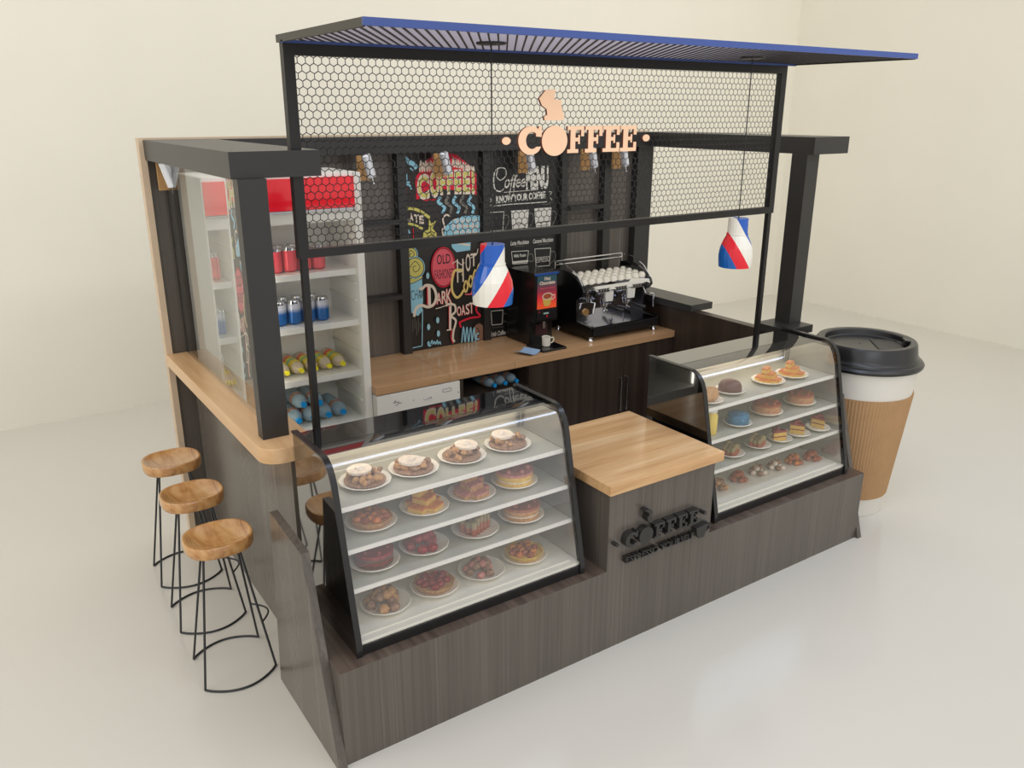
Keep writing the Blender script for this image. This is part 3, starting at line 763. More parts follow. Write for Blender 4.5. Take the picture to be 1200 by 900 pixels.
st(B, 'red', .012, (452, 510), (455, 722)); st(B, 'cream', .018, (462, 510), (460, 722)); st(B, 'cream', .008, (430, 724), (475, 718))
st(B, 'cream', .016, (420, 510), (450, 495), (500, 505), (505, 560), (470, 600), (510, 640), (490, 730), (485, 800), (500, 825)); st(B, 'red', .008, (475, 720), (468, 790), (487, 840))
for ch, u, v, h, wd in (('O', 538, 596, 82, 36), ('A', 575, 590, 88, 34), ('S', 612, 582, 88, 32), ('T', 646, 575, 94, 38)):
    tx(B, 'red', ch, u + 4, v + 2, h, wd, bold=.02); tx(B, 'cream', ch, u, v, h, wd, bold=.01)
st(B, 'cream', .006, (332, 535), (380, 522), (415, 508))
st(B, 'red', .014, (725, 500), (690, 520), (692, 560), (722, 602), (640, 615), (560, 645), (542, 660), (556, 700))
for u, v in ((350, 635), (270, 695), (356, 752), (262, 245)): el_(B, 'blue', u, v, 14, 28, 14); st(B, 'cream', .003, (u - 6, v + 14), (u + 6, v - 14))
for i, u in enumerate((270, 300, 322, 345, 368)): st(B, 'blue', .009, (u - 10, 842), (u, 822 - 12 * (i % 2)), (u + 8, 848), n=4)
st(B, 'blue', .012, (262, 845), (278, 860), (290, 850))
el_(B, 'brown', 712, 742, 52, 78); st(B, 'dark', .006, (690, 700), (715, 740), (700, 790))
for u in (575, 606, 638, 668): st(B, 'blue', .009, (u - 15, 832 - (u - 575) * .1), (u, 690 + (u - 575) * .1), (u + 12, 826), n=5)
st(B, 'blue', .010, (712, 750), (690, 760), (688, 800), (712, 800), n=5)
art.build('chalk_drawing', CM, t, flat=True)

t = thing('menu_board', (2.52, YB, .97), 'black chalkboard coffee menu with pale lettering and cup drawings', 'poster')
MB().box(2.207, 2.830, YB, 2.402, .932, 2.268).build('board', M_board2, t)
art = MB(); LAY[0] = 0; LIM = (2.207, 2.830)
C = lambda u, v: on_y(560 + u / 6.427, 180 + v / 6.427, YB)
st(C, 'white', .007, (130, 130), (160, 108), (205, 115), (210, 165), (170, 200), (140, 170), (150, 120)); st(C, 'white', .009, (125, 140), (118, 200), (128, 265), (165, 285), (195, 262))
tx(C, 'white', 'offee', 272, 255, 96, 160, bold=.01, shear=.35); st(C, 'white', .006, (262, 165), (235, 320)); st(C, 'white', .006, (288, 160), (262, 325))
tx(C, 'white', 'MENU', 446, 255, 148, 168, bold=.06)
st(C, 'white', .004, (195, 292), (450, 272)); st(C, 'white', .004, (110, 305), (110, 360)); st(C, 'white', .004, (530, 290), (556, 288), (540, 320), (556, 350))
tx(C, 'white', 'KNOW YOUR COFFEE', 325, 352, 48, 372, bold=.05, rot=.03)
st(C, 'white', .006, (120, 395), (240, 382), (400, 372), (520, 362)); st(C, 'white', .005, (80, 330), (100, 350), (82, 380), (110, 395)); st(C, 'grey', .005, (90, 410), (130, 395), (180, 400)); st(C, 'grey', .005, (470, 378), (520, 382), (550, 365))
def mug(u0, u1, v0, v1, fill, word, fn='dark'):
    k = (u1 - u0) * .08
    if fill: pl(C, 'white', (u0, v0), (u1, v0 - 8), (u1 - k, v1 - 8), (u0 + k, v1))
    st(C, 'white', .005, (u0, v0), (u1, v0 - 8)); st(C, 'white', .005, (u0, v0), (u0 + k, v1)); st(C, 'white', .005, (u1, v0 - 8), (u1 - k, v1 - 8)); st(C, 'white', .005, (u0 + k, v1), (u1 - k, v1 - 8))
    st(C, 'grey', .006, (u1 + 4, v0 + 20), (u1 + 30, v0 + 22), (u1 + 34, v0 + 70), (u1, v1 - 25))
    if word: tx(C, fn if fill else 'white', word, (u0 + u1) / 2, v0 + (v1 - v0) * .42, (v1 - v0) * .24, (u1 - u0) * .7, bold=.03)
mug(70, 195, 445, 610, False, None); mug(250, 380, 432, 590, True, None); st(C, 'dark', .006, (265, 540), (310, 520), (360, 545)); st(C, 'dark', .006, (270, 570), (360, 560))
mug(425, 550, 415, 575, True, None); tx(C, 'white', 'Milk Foam', 490, 440, 26, 90); st(C, 'dark', .006, (440, 520), (530, 508)); st(C, 'dark', .004, (440, 545), (530, 535))
st(C, 'white', .012, (75, 590), (190, 580))
tx(C, 'white', 'Latte Macchiato', 312, 684, 30, 138, bold=.02, shear=.2); st(C, 'grey', .003, (270, 700), (350, 692))
tx(C, 'white', 'Caramel Macchiato', 488, 668, 30, 152, bold=.02, shear=.2); st(C, 'grey', .003, (450, 686), (530, 676))
mug(250, 378, 738, 832, False, 'Milk Foam'); st(C, 'white', .016, (255, 820), (375, 808)); mug(425, 545, 718, 850, False, None); tx(C, 'white', 'ESPRESSO', 486, 815, 40, 100, bold=.0)
mug(440, 560, 880, 1010, True, None); mug(265, 385, 900, 1020, False, None)
mug(95, 185, 1185, 1290, False, None); tx(C, 'white', 'Irish Coffee', 150, 1368, 34, 110, bold=.02, shear=.2); st(C, 'grey', .003, (100, 1310), (190, 1302))
art.build('chalk_lettering', CM, t, flat=True)

# ------------------------------------------------------------------ hot chocolate dispenser
t = thing('hot_chocolate_dispenser', (2.44, 2.15, .93), 'tall black hot chocolate dispenser with a lit cup picture on its front', 'machine')
MB().prism([(1.982, 1.110), (1.982, 1.452), (1.995, 1.460), (2.330, 1.452), (2.330, .935), (2.045, .935), (2.045, 1.110)], 'x', 2.340, 2.545).build('body', M_plastic, t, bevel=.002)
M_glint = mat('blue_glint', (34, 84, 170), .25)
MB().box(2.342, 2.543, 1.974, 1.986, 1.444, 1.456).build('top_glint', M_glint, t)  # blue highlight along the top edge, added as a coloured strip
m_, N, L, bs = new_mat('cup_picture_print')
tc = N.new('ShaderNodeTexCoord'); se = N.new('ShaderNodeSeparateXYZ'); L.new(tc.outputs['Generated'], se.inputs[0])
r = N.new('ShaderNodeValToRGB'); el = r.color_ramp.elements
el[0].color = (*lin((236, 90, 34)), 1); el[1].color = (*lin((38, 74, 82)), 1); el[1].position = .85
e = el.new(.3); e.color = (*lin((214, 44, 52)), 1); e = el.new(.55); e.color = (*lin((130, 44, 62)), 1)
L.new(se.outputs[2], r.inputs[0]); L.new(r.outputs[0], bs.inputs['Base Color']); L.new(r.outputs[0], bs.inputs['Emission Color']); bs.inputs['Emission Strength'].default_value = .25
p = MB().box(2.362, 2.528, 1.977, 1.983, 1.205, 1.440).build('picture_panel', m_, t)
art = MB(); LAY[0] = 0
cream, dk, gold, pink = 0, 1, 2, 3
put = lambda k, *a, **kw: (art.mi(k), put_text(art, *a, **kw))
put(0, 'Hot', 2.445, 1.9755, 1.408, .022, .05); put(0, 'Chocolate', 2.445, 1.9755, 1.378, .022, .05, width=.135)
put(3, 'Sweet & Creamy', 2.445, 1.9755, 1.346, .012, .02, .2, width=.13)
art.mi(2).poly([(2.405, 1.285), (2.412, 1.24), (2.425, 1.222), (2.455, 1.220), (2.475, 1.235), (2.485, 1.285)], 1.9750)
art.mi(0).poly(ell(2.447, 1.292, .045, .026, 24), 1.9748); art.mi(4).poly(ell(2.447, 1.292, .037, .019, 24), 1.9744)
art.mi(0).ribbon([(2.485, 1.295), (2.508, 1.297), (2.512, 1.28), (2.498, 1.268), (2.482, 1.262)], .008, 1.9746)
art.build('picture_drawing', [CH['cream'], CH['dark'], mat('cup_gold', (222, 184, 84), .5), CH['pink'], mat('cocoa', (176, 84, 44), .5)], p, flat=True)
cpn = MB().box(2.360, 2.530, 1.976, 1.983, 1.125, 1.198).build('control_panel', mat('panel_dark', (30, 26, 30), .3), t)
m = MB(); m.box(2.372, 2.382, 1.9745, 1.977, 1.182, 1.188); m.box(2.44, 2.452, 1.973, 1.977, 1.143, 1.155)
m.mi(1).box(2.415, 2.46, 1.9745, 1.977, 1.165, 1.176).mi(0)
m.build('buttons', [mat('red_button', (230, 30, 40), .3), mat('display_segments', (170, 200, 190), .4)], cpn)
MB().lathe([(.011, 0), (.012, .03), (.014, .055), (0, .055)], 12, (2.44, 2.000, 1.058)).build('nozzle', M_steel, t)
MB().box(2.395, 2.50, 2.040, 2.046, 1.00, 1.075).build('lower_label', mat('label_dark', (60, 30, 34), .35), t)
MB().box(2.315, 2.520, 1.835, 2.045, .931, .947).build('drip_tray', M_plastic, t, bevel=.003)
for x in (2.36, 2.525):
    pass
# mug with coffee
t = thing('coffee_mug', (2.405, 1.925, .9475), 'white mug of coffee on the drip tray of the black dispenser', 'mug')
MB().lathe([(0, 0), (.024, 0), (.029, .006), (.032, .068), (.030, .070), (.028, .066), (.026, .010), (0, .008)], 24, (2.405, 1.925, .9475)).build('mug_body', M_plate, t)
MB().tube([(2.434, 1.915, 1.006), (2.452, 1.908, 1.008), (2.459, 1.905, .992), (2.450, 1.909, .974), (2.434, 1.915, .968)], .0042, 8).build('handle', M_plate, t)
MB().lathe([(0, .0), (.0275, .0)], 24, (2.405, 1.925, 1.008)).build('coffee', mat('coffee_foam', (176, 130, 84), .3), t, flat=True)
m = MB(); n = 8; vs = []
for i in range(n + 1):
    for j in range(n + 1):
        a, b_ = i / n - .5, j / n - .5
        vs.append((2.222 + .118 * a - .05 * b_, 1.892 + .045 * a + .125 * b_ + .02 * (a * a), .9315 + .016 * (4 * a * a) * 1 + .004))
fs = [(i * (n + 1) + j, (i + 1) * (n + 1) + j, (i + 1) * (n + 1) + j + 1, i * (n + 1) + j + 1) for i in range(n) for j in range(n)]
m.add(vs, fs); o = m.build('napkin', mat('light_blue_paper', (150, 180, 214), .7), flat=True)
tag(o, 'light blue paper napkin on the worktop before the black dispenser', 'napkin')
sm = o.modifiers.new('solidify', 'SOLIDIFY'); sm.thickness = .0015

# ------------------------------------------------------------------ espresso machine
ex0, ex1 = 2.760, 3.440
t = thing('espresso_machine', (3.1, 2.1, .93), 'black and chrome two group espresso machine with white cups on top', 'coffee machine')
side = [(1.862, .968), (1.862, 1.040), (2.030, 1.052), (2.040, 1.215), (1.985, 1.245), (1.958, 1.275), (1.975, 1.315), (2.05, 1.372), (2.15, 1.405), (2.26, 1.412), (2.315, 1.400), (2.328, 1.30), (2.328, 1.06), (2.30, .99), (2.20, .955), (1.95, .955)]
for x0, x1 in ((ex0, ex0 + .030), (ex1 - .030, ex1)):
    MB().prism(side, 'x', x0, x1).build('side_panel', M_plastic, t, bevel=.006)
a0, a1 = ex0 + .030, ex1 - .030
MB().prism([(2.10, .960), (2.10, 1.225), (2.03, 1.245), (2.00, 1.262), (2.00, 1.290), (2.28, 1.300), (2.322, 1.29), (2.322, .99), (2.26, .960)], 'x', a0, a1).build('body', M_chrome, t)
MB().prism([(1.985, 1.245), (1.960, 1.275), (1.972, 1.312), (2.010, 1.325), (2.010, 1.255)], 'x', a0, a1).build('front_hood', M_chrome, t)
m = MB(); m.box(a0 + .10, a0 + .22, 1.962, 1.972, 1.262, 1.290); m.box(a0 + .27, a0 + .39, 1.962, 1.972, 1.262, 1.290); m.box(a0 + .44, a0 + .56, 1.962, 1.972, 1.262, 1.290)
m.build('button_panels', mat('button_grey', (120, 116, 110), .35), t)
m = MB()
for bx in (a0 + .10, a0 + .27, a0 + .44):
    for i in range(4): m.box(bx + .012 + .026 * i, bx + .030 + .026 * i, 1.959, 1.963, 1.268, 1.284)
m.build('buttons', mat('button_dark', (40, 38, 40), .3), t)
MB().box(a0, a1, 1.868, 2.10, .968, 1.030).build('drip_tray', M_plasticm, t, bevel=.003)
m = MB(); m.box(a0 + .004, a1 - .004, 1.868, 2.10, 1.034, 1.040)
m.build('drip_grid', mat('drip_grid_steel', (128, 130, 146), .12, metal=1.0), t)
MB().box(a0 - .02, a0 + .115, 2.030, 2.04, 1.045, 1.185).build('gauge_plate', M_chrome, t)
MB(Matrix.Translation((a0 + .050, 2.028, 1.115)) @ Matrix.Rotation(PI / 2, 4, 'X')).lathe([(0, 0), (.026, 0), (.026, .008), (.022, .008), (0, .006)], 24).build('pressure_gauge', mat('brass_gauge', (206, 160, 100), .3, metal=.5), t)
for gx in (a0 + .225, a0 + .440):
    g_ = MB().lathe([(.034, .0), (.038, .006), (.038, .032), (.026, .040), (.026, .085), (0, .085)], 24, (gx, 2.02, 1.165)).build('group_head', M_chrome, t)
    MB().prism([(gx - .035, 1.185), (gx + .035, 1.185), (gx + .040, 1.262), (gx - .040, 1.262)], 'y', 1.968, 1.985).build('group_cover', M_white, t, bevel=.004)
    pf = MB().lathe([(.030, 0), (.034, .004), (.034, .024), (0, .026)], 24, (gx, 2.015, 1.140)).tube([(gx, 2.015, 1.140), (gx, 2.012, 1.118), (gx - .018, 2.008, 1.104)], .007, 8).tube([(gx, 2.015, 1.140), (gx, 2.012, 1.118), (gx + .018, 2.008, 1.104)], .007, 8).build('portafilter', M_chrome, t)
    MB().tube([(gx + .008, 1.985, 1.150), (gx + .020, 1.94, 1.142), (gx + .044, 1.870, 1.130), (gx + .048, 1.858, 1.128)], [.007, .011, .015, .010], 12).build('handle', M_plasticm, pf)
MB().tube([(a1 - .055, 1.975, 1.262), (a1 - .050, 1.955, 1.215), (a1 + .015, 1.935, 1.205), (a1 + .020, 1.93, 1.10)], .0055, 8).build('steam_wand', M_chrome, t)
MB().tube([(a0 + .05, 1.985, 1.245), (a0 + .045, 1.965, 1.20), (a0 + .075, 1.955, 1.195), (a0 + .06, 1.95, 1.12)], .0055, 8).build('steam_wand', M_chrome, t)
for kx in (a0 + .045, a1 - .045):
    MB(Matrix.Translation((kx, 1.965, 1.275)) @ Matrix.Rotation(PI / 2, 4, 'X')).lathe([(0, 0), (.020, 0), (.023, .012), (.020, .035), (0, .037)], 16).build('knob', M_plastic, t)
m = MB().tube([(ex0 + .01, 2.322, 1.430), (ex1 - .01, 2.322, 1.430)], .006, 8).tube([(ex0 + .01, 2.322, 1.460), (ex1 - .01, 2.322, 1.460)], .006, 8)
for x in (ex0 + .01, ex1 - .01):
    m.tube([(x, 2.322, 1.40), (x, 2.322, 1.460)], .006, 8)
    m.tube([(x, 2.322, 1.458), (x, 2.20, 1.455), (x, 2.06, 1.400), (x, 1.985, 1.325)], .004, 8)
m.build('cup_rail', M_chrome, t)
for x in (2.785, 3.405):
    for y in (1.895, 2.285): MB().lathe([(.020, 0), (.022, .006), (.018, .012), (.018, .038)], 16, (x, y, .9305)).build('foot', M_chrome, t)
# cups standing on top, mouths down
cup = MB().lathe([(.0355, 0), (.0345, .003), (.034, .024), (.028, .050), (.018, .060), (.017, .064), (0, .062)], 18, (0, 0, 0)).build('espresso_cup', M_plate, origin=(0, 0, 0))
rows = ['front row', 'second row', 'third row', 'back row']; first = True
for r_ in range(4):
    for i in range(9):
        x = a0 + .038 + i * .0712; y = 2.045 + r_ * .0715; z = 1.2935 + .012 * r_ * .25
        z = 1.291 + (y - 2.0) * .036
        lab = 'upturned white cup on the espresso machine, %s, %s from the left' % (rows[r_], ['first', 'second', 'third', 'fourth', 'fifth', 'sixth', 'seventh', 'eighth', 'ninth'][i])
        if first: o = cup; first = False
        else: o = cup.copy(); COL.objects.link(o)
        ORI[o.name] = Vector((x, y, z)); o.location = (x, y, z + .002)
        tag(o, lab, 'cup', 'white cups on the espresso machine')

# ------------------------------------------------------------------ display cases
PROF = [(.064, .486), (.205, 1.11), (.213, 1.143), (.228, 1.176), (.250, 1.203), (.278, 1.220), (.305, 1.2245), (.43, 1.2245)]
def offset_prof(P, d):
    out = []
    for i, p in enumerate(P):
        a = Vector(P[max(i - 1, 0)]); b_ = Vector(P[min(i + 1, len(P) - 1)]); tt = (b_ - a).normalized()
        out.append((p[0] + tt.y * d, p[1] - tt.x * d))
    return out
M_casefill = mat('case_fill', (255, 240, 214), .5, emit=9.0)  # glow for the added strips that brighten the cases
def display_case(x0, x1, label):
    t = thing('display_case', ((x0 + x1) / 2, .33, H1), label, 'display case', 'refrigerated display cases')
    out = offset_prof(PROF, -.006)
    sideP = [(.060, H1 + .001)] + out + [(.612, 1.2245 + .003), (.612, H1 + .001)]
    for a, b_ in ((x0, x0 + .014), (x1 - .014, x1)):
        s_ = MB().prism(sideP, 'x', a, b_).build('side_panel', M_gloss, t)
        o1 = [(.052, H1 + .001)] + offset_prof(PROF, -.013) + [(.620, 1.2385), (.620, 1.2285)]; i1_ = [(.610, 1.2285)] + offset_prof(PROF, -.0065)[::-1] + [(.0595, H1 + .001)]
        MB().prism(o1[:-1] + [(.620, 1.2280)] + i1_, 'x', a - .002 if a == x0 else a - .010, b_ + .010 if a == x0 else b_ + .002).build('edge_trim', M_case, t)
    i0, i1 = x0 + .0145, x1 - .0145
    inn = offset_prof(PROF, .005)
    MB().prism(PROF + inn[::-1], 'x', i0, i1).build('front_glass', M_glass, t, angle=20)
    MB().box(i0, i1, .43, .611, 1.200, 1.2255).build('top_panel', M_gloss, t)
    lr = MB().box(i0, i1, .412, .430, 1.180, 1.218).build('top_rail', M_case, t)
    MB().box(i0 + .02, i1 - .02, .450, .470, 1.1935, 1.1995).build('added_fill_strip', M_casefill, lr)  # added glowing strip, hidden under the top panel, lifts the case interior
    m = MB(); m.box(i0, i1, .060, .611, H1 + .001, .484)
    m.build('base', M_case, t)
    MB().box(i0, i1, .070, .585, .4845, .498).box(i0 + .03, i1 - .03, .105, .114, .498, .504).build('deck', M_whitei, t)
    MB().box(i0, i1, .590, .604, .484, 1.198).build('rear_door', M_liner if False else M_whitei, t)
    for a, b_ in ((i0, i0 + .004), (i1 - .004, i1)):
        MB().prism([(.085, .500), (.216, 1.100), (.262, 1.196), (.585, 1.196), (.585, .500)], 'x', a, b_).build('liner', M_liner, t)
    for z, y0 in ((1.030, .215), (.860, .175), (.700, .140)):
        s_ = MB().box(i0 + .006, i1 - .006, y0, .585, z - .006, z).build('shelf', M_shelfg, t)
        MB().box(i0 + .006, i1 - .006, y0 - .006, y0, z - .018, z + .001).build('price_rail', M_white, s_)
    for x in (i0 + .02, i1 - .02):
        MB().box(x - .006, x + .006, .555, .567, .498, 1.196).build('shelf_rack', M_steel, t)
    return t
M_shelfg = mat('frosted_shelf', (182, 181, 168), .12)
display_case(.100, 1.262, 'left display case with curved glass and plated pies beside the left bar')
display_case(2.150, 3.300, 'right display case with curved glass and small cakes beside the giant cup')

# ------------------------------------------------------------------ plates and pastry
def cake_mat(name, a, b_, sc=60, rough=.5):
    return streak_mat(name, [(.35, a), (.65, b_)], (sc, sc, sc), rough)
K_cream = cake_mat('cream_filling', (232, 214, 176), (214, 186, 140)); K_nut = cake_mat('brown_nuts', (112, 78, 56), (176, 136, 104))
K_tan = cake_mat('tan_pastry', (204, 158, 104), (176, 124, 74)); K_or = cake_mat('orange_glaze', (196, 92, 40), (222, 150, 60))
K_yel = cake_mat('yellow_sponge', (232, 196, 96), (214, 168, 66)); K_choc = cake_mat('chocolate', (86, 44, 34), (110, 62, 46))
K_red = cake_mat('red_berries', (116, 16, 22), (164, 28, 34), rough=.25); K_pink = cake_mat('pink_cream', (206, 140, 128), (180, 104, 96))
K_blue = cake_mat('blue_icing', (36, 122, 156), (24, 96, 132), 40, .3); K_rb = cake_mat('reddish_brown', (150, 76, 48), (176, 98, 62)); K_white = cake_mat('sugar_white', (238, 226, 210), (220, 200, 178))
K_grn = cake_mat('olive_cream', (142, 128, 90), (166, 148, 106))
def plate(x, y, z, r, label, tilt=0):
    o = MB().lathe([(0, .002), (r * .55, .002), (r * .80, .010), (r, .020), (r * 1.01, .022), (r * .98, .024), (r * .78, .014), (r * .5, .006), (0, .006)], 28, (x, y, z), wob=lambda a, i: 1 + (.012 * math.sin(12 * a) if i in (3, 4, 5) else 0)).build('plate', M_plate, origin=(x, y, z))
    return tag(o, label, 'plate', 'plates in the display cases')
def food(mb, name, mats, label, cat, parent=None): return tag(mb.build(name, mats, origin=None), label, cat, 'pastries in the display cases')
def T_(x, y, z, rz=0): return Matrix.Translation((x, y, z)) @ Matrix.Rotation(rz, 4, 'Z')
def nut_pie(x, y, z, r, cream=True):
    m = MB(T_(x, y, z, random.uniform(0, 6)))
    m.lathe([(0, 0), (r * .80, 0), (r * .88, r * .14), (r * .80, r * .20), (0, r * .24)], 20)
    for i in range(26):
        a = random.uniform(0, 2 * PI); q = r * .75 * math.sqrt(random.random())
        m.mi(1 if i % 3 else 0).ball((q * math.cos(a), q * math.sin(a), r * (.24 + .20 * random.random())), (r * .16, r * .13, r * .12), 8, 6, .12)
    if cream:
        m.mi(2).prism([(r * .55 * math.cos(a_), r * .5 * math.sin(a_) + r * .25) for a_ in [2 * PI * i / 18 for i in range(18)]], 'z', r * .48, r * .58)
        m.ball((0, r * .25, r * .58), (r * .22, r * .2, r * .12), 10, 6, .1)
    return m
def ball_heap(x, y, z, r, n=16, k=.27):
    m = MB(T_(x, y, z))
    for i in range(n):
        a = 2.4 * i; lay = 0 if i < n * .6 else 1
        q = r * (.30 + .5 * ((i * 7) % 5) / 5) * (1 if lay == 0 else .5)
        m.mi(i % 2).ball((q * math.cos(a) * 1.2, q * math.sin(a), r * k * (.9 + 1.3 * lay)), (r * k * 1.05, r * k, r * k * .9), 10, 7, .06)
    return m
def layer_cake(x, y, z, r, rz=0, ang=2 * PI, seg=20, top=2):
    """round or wedge-shaped cake: sponge, filling, icing"""
    m = MB(T_(x, y, z, rz)); h = r * .75
    def ring(rr): 
        P = [(rr * math.cos(ang * i / seg), rr * math.sin(ang * i / seg)) for i in range(seg + (ang < 6))]
        return P + ([(0, 0)] if ang < 6 else [])
    for k, (a, b_) in enumerate(((0, .36), (.37, .46), (.47, .80), (.81, 1.0))): m.mi((0, 1, 0, 2)[k]).prism(ring(r * (.97 if k != 3 else 1)), 'z', h * a, h * b_)
    for i in range(6):
        a = ang * (i + .5) / 6; m.mi(top).ball((r * .68 * math.cos(a), r * .68 * math.sin(a), h * 1.06), r * .13, 8, 6, .05)
    return m
def step_cake(x, y, z, r, rz=0):
    m = MB(T_(x, y, z, rz)); s_ = r * .42
    for l, cells in enumerate(([(i, j) for i in range(-2, 2) for j in range(-2, 2) if abs(i + .5) + abs(j + .5) < 3], [(-1, -1), (0, -1), (-1, 0), (0, 0), (1, 0)], [(-1, 0), (0, 0)])):
        for i, j in cells:
            m.mi(0).box(i * s_, i * s_ + s_ * .97, j * s_, j * s_ + s_ * .97, l * s_ * .8, l * s_ * .8 + s_ * .55)
            m.mi(1).box(i * s_, i * s_ + s_ * .97, j * s_, j * s_ + s_ * .97, l * s_ * .8 + s_ * .55, l * s_ * .8 + s_ * .78)
    return m
def tart(x, y, z, r):
    m = MB(T_(x, y, z, random.uniform(0, 6)))
    m.lathe([(0, 0), (r * .72, 0), (r * .92, r * .30), (r * .86, r * .32), (r * .80, r * .24), (0, r * .24)], 24, wob=lambda a, i: 1 + .03 * math.sin(16 * a))
    for i in range(14):
        a = 2.4 * i; q = r * .66 * math.sqrt((i + .5) / 14)
        m.mi(1 + i % 2).ball((q * math.cos(a), q * math.sin(a), r * .32), (r * .20, r * .15, r * .16), 8, 6, .1)
    return m
def finger_cake(x, y, z, r, rz=0):
    m = MB(T_(x, y, z, rz)); w_ = r * .30
    for i in range(-2, 3):
        for j in range(-1, 2):
            h = r * (1.0 - .13 * abs(i) + .12 * ((i * 3 + j * 5) % 3))
            c = (i * w_ * 1.06, j * w_ * 1.25)
            m.mi(0).prism(ell(c[0], c[1], w_ * .5, w_ * .58, 8), 'z', 0, h * .55); m.mi(1).prism(ell(c[0], c[1], w_ * .5, w_ * .58, 8), 'z', h * .55, h)
    return m
LV = [1.0305, .8605, .7005, .4985]
LN = ['top shelf', 'second shelf', 'third shelf', 'bottom deck']
ORD = ['leftmost', 'second from left', 'third from left', 'rightmost']
desc1 = [[('pie', 'creamy brown nut pie')] * 4, [('tart', 'orange glazed tart'), ('step', 'stepped yellow cake'), ('step2', 'pink topped cake'), ('layer', 'pink layer cake')],
         [('redcake', 'dark red berry cake'), ('redheap', 'red berry cake with raised fruit'), ('finger', 'pale brown finger cake'), ('layer2', 'pinkish layer cake')],
         [('balls', 'heap of round nut cookies'), ('berries', 'red berry tart'), ('cookies', 'heap of pale brown cookies'), ('orange', 'orange and yellow scalloped cake')]]
xs = [[.315, .545, .79, 1.04], [.312, .568, .812, 1.047], [.295, .535, .80, 1.055], [.325, .565, .812, 1.055]]
ysh = [.375, .33, .285, .255]
for l in range(4):
    for i in range(4):
        kind, nm = desc1[l][i]; x, y, z = xs[l][i], ysh[l], LV[l]; r = .110
        plate(x, y, z, r, 'white scalloped plate on the %s of the left case, %s' % (LN[l], ORD[i]))
        zz = z + .0075; rr = r * .92
        m, mats = {'pie': lambda: (nut_pie(x, y, zz, rr), [K_nut, K_tan, K_white]), 'tart': lambda: (tart(x, y, zz, rr), [K_tan, K_or, K_rb]),
            'step': lambda: (step_cake(x, y, zz, rr * .9, .5), [K_yel, K_or]), 'step2': lambda: (step_cake(x, y, zz, rr * .9, .2), [K_tan, K_pink]),
            'layer': lambda: (layer_cake(x, y, zz, rr * .9), [K_yel, K_white, K_pink]), 'redcake': lambda: (layer_cake(x, y, zz, rr * .85), [K_choc, K_red, K_red]),
            'redheap': lambda: (ball_heap(x, y, zz, rr * .95, 18, .25), [K_red, K_red]), 'finger': lambda: (finger_cake(x, y, zz, rr * .82, .4), [K_rb, K_grn]),
            'layer2': lambda: (layer_cake(x, y, zz, rr * .9), [K_tan, K_white, K_rb]), 'balls': lambda: (ball_heap(x, y, zz, rr * 1.0, 18, .24), [K_nut, K_tan]),
            'berries': lambda: (tart(x, y, zz, rr), [K_tan, K_red, K_red]), 'cookies': lambda: (ball_heap(x, y, zz, rr * .95, 20, .2), [K_nut, K_pink]),
            'orange': lambda: (tart(x, y, zz, rr), [K_yel, K_or, K_rb])}[kind]()
        o = food(m, {'pie': 'nut_pie', 'tart': 'glazed_tart', 'step': 'stepped_cake', 'step2': 'stepped_cake', 'finger': 'finger_cake', 'balls': 'cookie_heap', 'cookies': 'cookie_heap', 'berries': 'berry_tart', 'orange': 'glazed_tart'}.get(kind, 'layer_cake'), mats,
             '%s on the %s of the left case%s' % (nm, LN[l], ', ' + ORD[i] if l == 0 else ''), 'cake')
# right case
def fd(name, m, mats, label): return food(m, name, mats, label + ' in the right case', 'cake')
def pl2(x, y, z, r, where): plate(x, y, z, r, 'small white plate under the %s in the right case' % where)
def loaf(x, y, z):
    m = MB(T_(x, y, z, .5)); m.ball((0, 0, .038), (.085, .045, .040), 18, 12)
    for i in range(5): m.mi(1).ball((-.05 + i * .025, 0, .062 - .004 * abs(i - 2)), (.006, .032, .014), 8, 6)
    return m
pl2(2.295, .285, LV[0], .075, 'brown loaf'); fd('bread_loaf', loaf(2.295, .285, LV[0] + .0075), [K_tan, K_nut], 'scored brown loaf on the top shelf')
pl2(2.510, .335, LV[0], .085, 'chocolate dome')
fd('chocolate_dome', MB(T_(2.51, .335, LV[0] + .0075)).lathe([(.062, 0), (.066, .010), (.064, .040), (.050, .060), (.025, .070), (0, .072)], 24), [mat('dark_chocolate', (92, 48, 38), .35)], 'smooth dark chocolate dome cake on the top shelf')
for x, wh in ((2.835, 'left stepped cake'), (3.045, 'right stepped cake')):
    pl2(x, .335, LV[0], .095, wh); fd('stepped_cake', step_cake(x, .335, LV[0] + .0075, .082, .4), [K_yel, K_or], 'yellow %s with orange icing on the top shelf' % wh)
t = thing('juice_jar', (2.285, .255, LV[1] + .001), 'tall jar of yellow drink at the left end in the right case', 'jar')
MB().lathe([(.034, 0), (.037, .006), (.037, .110), (.030, .120), (.030, .128), (0, .128)], 24, (2.285, .255, LV[1] + .001)).build('jar_body', streak_mat('yellow_drink', [(.3, (226, 190, 60)), (.7, (236, 214, 110))], (30, 30, 6), .15), t)
MB().lathe([(.031, .1285), (.033, .1285), (.033, .142), (0, .142)], 20, (2.285, .255, LV[1] + .001)).build('lid', M_white, t)
pl2(2.512, .262, LV[1], .080, 'blue iced cake')
def sprinkled(x, y, z):
    m = MB(T_(x, y, z)); m.lathe([(.054, 0), (.062, .012), (.066, .035), (.056, .062), (.030, .072), (0, .070)], 28)
    for i in range(90):
        a = random.uniform(0, 2 * PI); f = random.random(); rr = .064 - .030 * f; zz = .035 + .035 * math.sqrt(f)
        m.mi(1 + i % 2).ball((rr * math.cos(a), rr * math.sin(a), zz), (.0028, .0028, .0022), 5, 4)
    return m
fd('iced_cake', sprinkled(2.512, .262, LV[1] + .0075), [K_blue, K_red, K_white], 'round blue iced cake with sprinkles on the second shelf')
